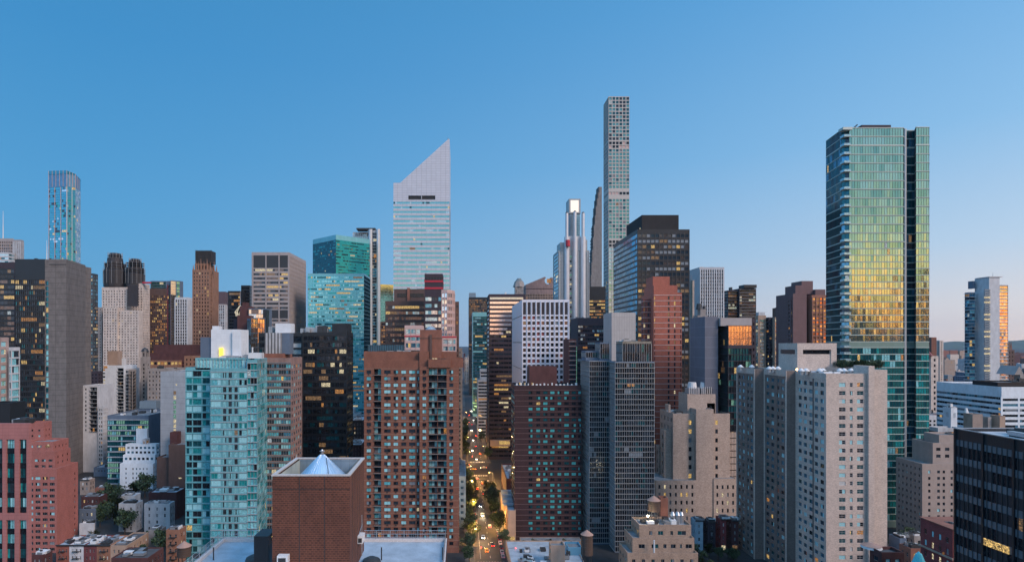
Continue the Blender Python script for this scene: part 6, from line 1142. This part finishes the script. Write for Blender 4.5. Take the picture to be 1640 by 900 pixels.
for i in range(20): y = 322+i*6.6; (put(8.3, y, 0, r.choice([0,1,1,2,4])) if y < 452 and r.random() < .8 else None)
mv = [(13,292,0,3),(16.5,300,0,1),(12,312,pi,0),(16.5,330,0,2),(12.5,372,pi,1),(13,352,pi,2),(12,415,0,3),(16.5,432,0,3),(16,402,0,0),(12.5,447,0,2),(10,478,1.57,3),(19,484,1.57,0),(5,496,1.57,1),(14,520,pi,2),(18,545,0,3),(11,562,pi,0),(15,585,0,1),(13,620,pi,2),(17,650,0,3),(13,690,pi,0),(14,740,0,1),(17,780,pi,2),(12,830,0,3),(16,880,pi,0)]
lit_m = MB()
for x, y, rz, ci in mv:
    o = put(x, y, rz, ci, True)
    m = MB()
    for s_ in (-.6,.6): m.box(s_-.16,s_+.16,2.37,2.42,.58,.78,HL); m.box(s_-.15,s_+.15,-2.42,-2.37,.68,.86,TL)
    m.build('lamp_glow', o)
    if abs(rz-pi) < .1:
        ld = bpy.data.lights.new('headlight_beam','SPOT'); ld.energy = 1500; ld.color = (1,.9,.72); ld.spot_size = radians(60); ld.spot_blend = .8; lo = bpy.data.objects.new('headlight_beam', ld); COL.objects.link(lo); lo.location = (x,y-2.6,1.0); lo.rotation_euler = (radians(78),0,radians(180))
# trees
LF = [plain('leaf_dark',(.014,.03,.012),.7), plain('leaf_mid',(.025,.05,.018),.7), plain('leaf_light',(.045,.08,.03),.7)]; BARK = plain('bark',(.06,.045,.035),.9)
def tree_proto(seed, h, rad, n=900):
    r_ = random.Random(seed); o = bpy.data.objects.new('street_tree', None); COL.objects.link(o); m = MB(); m.cone(0,0,0,h*.45,h*.028,h*.018,BARK,8); cl = []
    for i in range(11):
        a = r_.uniform(0,2*pi); q = r_.uniform(.15,.75)*rad; z = h*r_.uniform(.42,.88); q *= (1.15-abs(z/h-.6)); c = (q*cos(a), q*sin(a), z); cl.append((c, rad*r_.uniform(.28,.5))); m.bar((0,0,h*.32), c, h*.008, BARK)
    m.build('trunk', o); m = MB()
    for i in range(n):
        c, cr = r_.choice(cl); v = V((r_.gauss(0,1), r_.gauss(0,1), r_.gauss(0,.8))); v = v.normalized()*cr*r_.uniform(.5,1.08); p = V(c)+v; s_ = r_.uniform(.18,.42); u = V((r_.gauss(0,1),r_.gauss(0,1),r_.gauss(0,1))).normalized(); w_ = u.orthogonal().normalized()
        m.quad(tuple(p-u*s_-w_*s_), tuple(p+u*s_-w_*s_), tuple(p+u*s_+w_*s_), tuple(p-u*s_+w_*s_), r_.choice(LF))
    m.build('crown', o); return o
tp = [tree_proto(1,12,5.2), tree_proto(2,10,4.4), tree_proto(3,14,5.5,1200)]; ut = set()
def tree(ti, x, y, sc, rz, label, grp, z=0):
    o = tp[ti] if ti not in ut else copy_tree(tp[ti], (x,y,z), None); ut.add(ti); o.location = (x,y,z); o.rotation_euler = (0,0,rz); o.scale = (sc,sc,sc); o.name = 'street_tree'; tag(o, label, 'tree', grp)
L1 = 'leafy dark green tree lining the kerb of the narrow street'
for i, (x, y, s_) in enumerate([(6,425,.9),(6.5,405,1),(6,388,.8),(20.5,392,.95),(21,376,1),(20,362,1.1),(21,347,1),(21,333,.8),(6,306,.8),(5,298,.6),(5,258,.7),(5,325,.7),(5,560,.9),(5,600,1),(6,655,.9),(22,610,.9),(4,440,1.0),(5,372,1.1),(6,356,1.0),(4,340,1.0),(4,290,.7),(4,276,.7),(20,405,.9),(21,318,.9),(22,300,.7),(4,316,.8),(24,520,.8),(5,525,.9),(5,630,1),(6,700,1),(22,680,1),(22,740,1)]): tree(i%3, x, y, s_, i*1.3, L1, 'trees along the narrow street')
L2 = 'dense dark tree in the courtyards behind the tenement row at the lower left'
for i, (px, d, s_) in enumerate([(165,372,1.1),(178,365,1.2),(190,352,1.0),(172,345,1.15),(160,330,.9),(183,335,.9),(222,398,1.1),(232,392,1.2),(214,392,.9),(240,300,.8),(200,318,1.0),(150,302,.7),(226,285,.7),(258,288,.9),(142,305,.7)]): tree((i+1)%3, WX(px,d), d, s_, i*2.1, L2, 'courtyard trees at the lower left')
L3 = 'street tree lit from below along the shop row left of the cream slab complex'
for i, (px, d) in enumerate([(1112,284),(1125,278),(1136,282),(1150,280),(1166,282),(1174,276),(1120,268),(1142,266)]): tree(i%3, WX(px,d), d, .55, i*1.7, L3, 'trees by the lit shop row')
L4 = 'bushy rooftop garden tree behind the parapet of the cream slab complex'
for i, (px, d) in enumerate([(1345,268),(1353,266),(1362,268),(1371,265),(1380,267),(1389,266),(1398,268),(1408,267)]): tree((i+2)%3, WX(px,d), d, .42+.08*(i%3), i, L4, 'roof garden trees', z=91.2)
L5 = 'shrub growing along the garden wall at the foot of the brown brick slab'
for i in range(11): px = 838+i*8.3; tree(i%3, WX(px,295), 295, .38, i*.9, L5, 'shrubs at the foot of the brown brick slab')
L6 = 'dark tree among the low roofs at the right edge by the stone chapel'
for i, (px, d) in enumerate([(1618,520),(1626,500),(1612,540),(1634,540),(1440,258),(1432,262),(1455,300),(1436,290)]): tree(i%3, WX(px,d), d, 1.2 if px > 1600 else .8, i, L6 if px > 1600 else 'dark tree at the foot of the green glass tower', 'trees at the right edge' if px > 1600 else 'trees at the foot of the green glass tower', z=22 if px > 1600 else 0)
# hills on the horizon
m = MB(); HM = wallm('hill_green', (.05,.075,.06)); r = random.Random(8); ox = 9000; n = 90; prof = []
for i in range(n+1): t = i/n; prof.append((WX(1380+t*420, ox), CAMZ+ (2.2+1.6*sin(t*9)+1.1*sin(t*23+1)+.5*sin(t*61))*ox/F*.8))
for (x0, z0), (x1, z1) in zip(prof, prof[1:]): m.quad((x0,ox,0),(x1,ox,0),(x1,ox+900,z1),(x0,ox+900,z0),HM); m.quad((x0,ox+900,z0),(x1,ox+900,z1),(x1,ox+2400,0),(x0,ox+2400,0),HM)
o = m.build('hills'); o['kind'] = 'structure'
# towers behind the camera: never in frame, but mirrored in the glass facades
for lb, x0, x1, h, y in (('broad dark slab behind the viewpoint', 560, 742, 182, -400), ('lower shoulder of the dark slab behind the viewpoint', 742, 768, 150, -402), ('stepped end of the dark slab behind the viewpoint', 768, 785, 124, -404), ('tall dark tower behind the viewpoint to the right', 838, 905, 232, -400), ('low brick block behind the viewpoint', 785, 838, 106, -390), ('brick block behind the viewpoint on the left', 60, 150, 118, -420), ('stepped block behind the viewpoint on the left', 180, 330, 100, -410), ('dark block far left behind the viewpoint', -420, -260, 150, -420), ('low block behind the viewpoint', -200, 20, 98, -400)):
    b = B('office_block', lb, y, 0, 1); b.root.location = ((x0+x1)/2, y, 0); m = MB(); m.box(-(x1-x0)/2, (x1-x0)/2, -30, 0, 0, h, DKM); m.build('wall', b.root)
    for k in range(int(h/8)): m = MB(); m.box(-(x1-x0)/2+1, (x1-x0)/2-1, 0, .1, h-4-k*8, h-2-k*8, GD); m.build('window_band', b.root)
# keep the distant blocks the photo can show (at most 290), drop the ones wholly hidden
from mathutils.bvhtree import BVHTree
bpy.context.view_layer.update(); vs, fs, own, hit = [], [], [], {}
for ob in COL.objects:
    if ob.type == 'MESH' and (ob.name.split('.')[0] in ('wall','concrete_flank','distant_building','shaft','wedge_roof','core','gable','round_shaft','street_front')):
        k0 = len(vs); mw = ob.matrix_world; vs += [mw @ v.co for v in ob.data.vertices]
        for pl in ob.data.polygons: fs.append([k0+q for q in pl.vertices]); own.append(ob.name)
bvh = BVHTree.FromPolygons(vs, fs)
for yy_ in range(500, 900, 2):
    for xx_ in range(0, 1640, 2):
        _, _, ix, _ = bvh.ray_cast(V((0,0,CAMZ)), V((xx_-VX, F, HY-yy_)).normalized())
        if ix is not None and own[ix].startswith('distant_building'): hit[own[ix]] = hit.get(own[ix], 0)+1
DB.sort(key=lambda o: -hit.get(o.name, 0)); print('distant', len(DB), 'visible', len(hit))
for o in DB[max(min(len(hit), 290), 240):]: bpy.data.objects.remove(o)
# thin evening haze
m = MB(); HZ = bpy.data.materials.new('evening_haze'); HZ.use_nodes = True; t = HZ.node_tree; t.nodes.clear(); pv = N('ShaderNodeVolumePrincipled', t); pv.inputs['Color'].default_value = (.5,.74,1,1); pv.inputs['Density'].default_value = 1.7e-5; pv.inputs['Anisotropy'].default_value = .2; ov = N('ShaderNodeOutputMaterial', t); t.links.new(pv.outputs[0], ov.inputs['Volume'])
m.box(-9500,9500,-1200,11800,-1,480,HZ); o = m.build('haze'); o['kind'] = 'stuff'
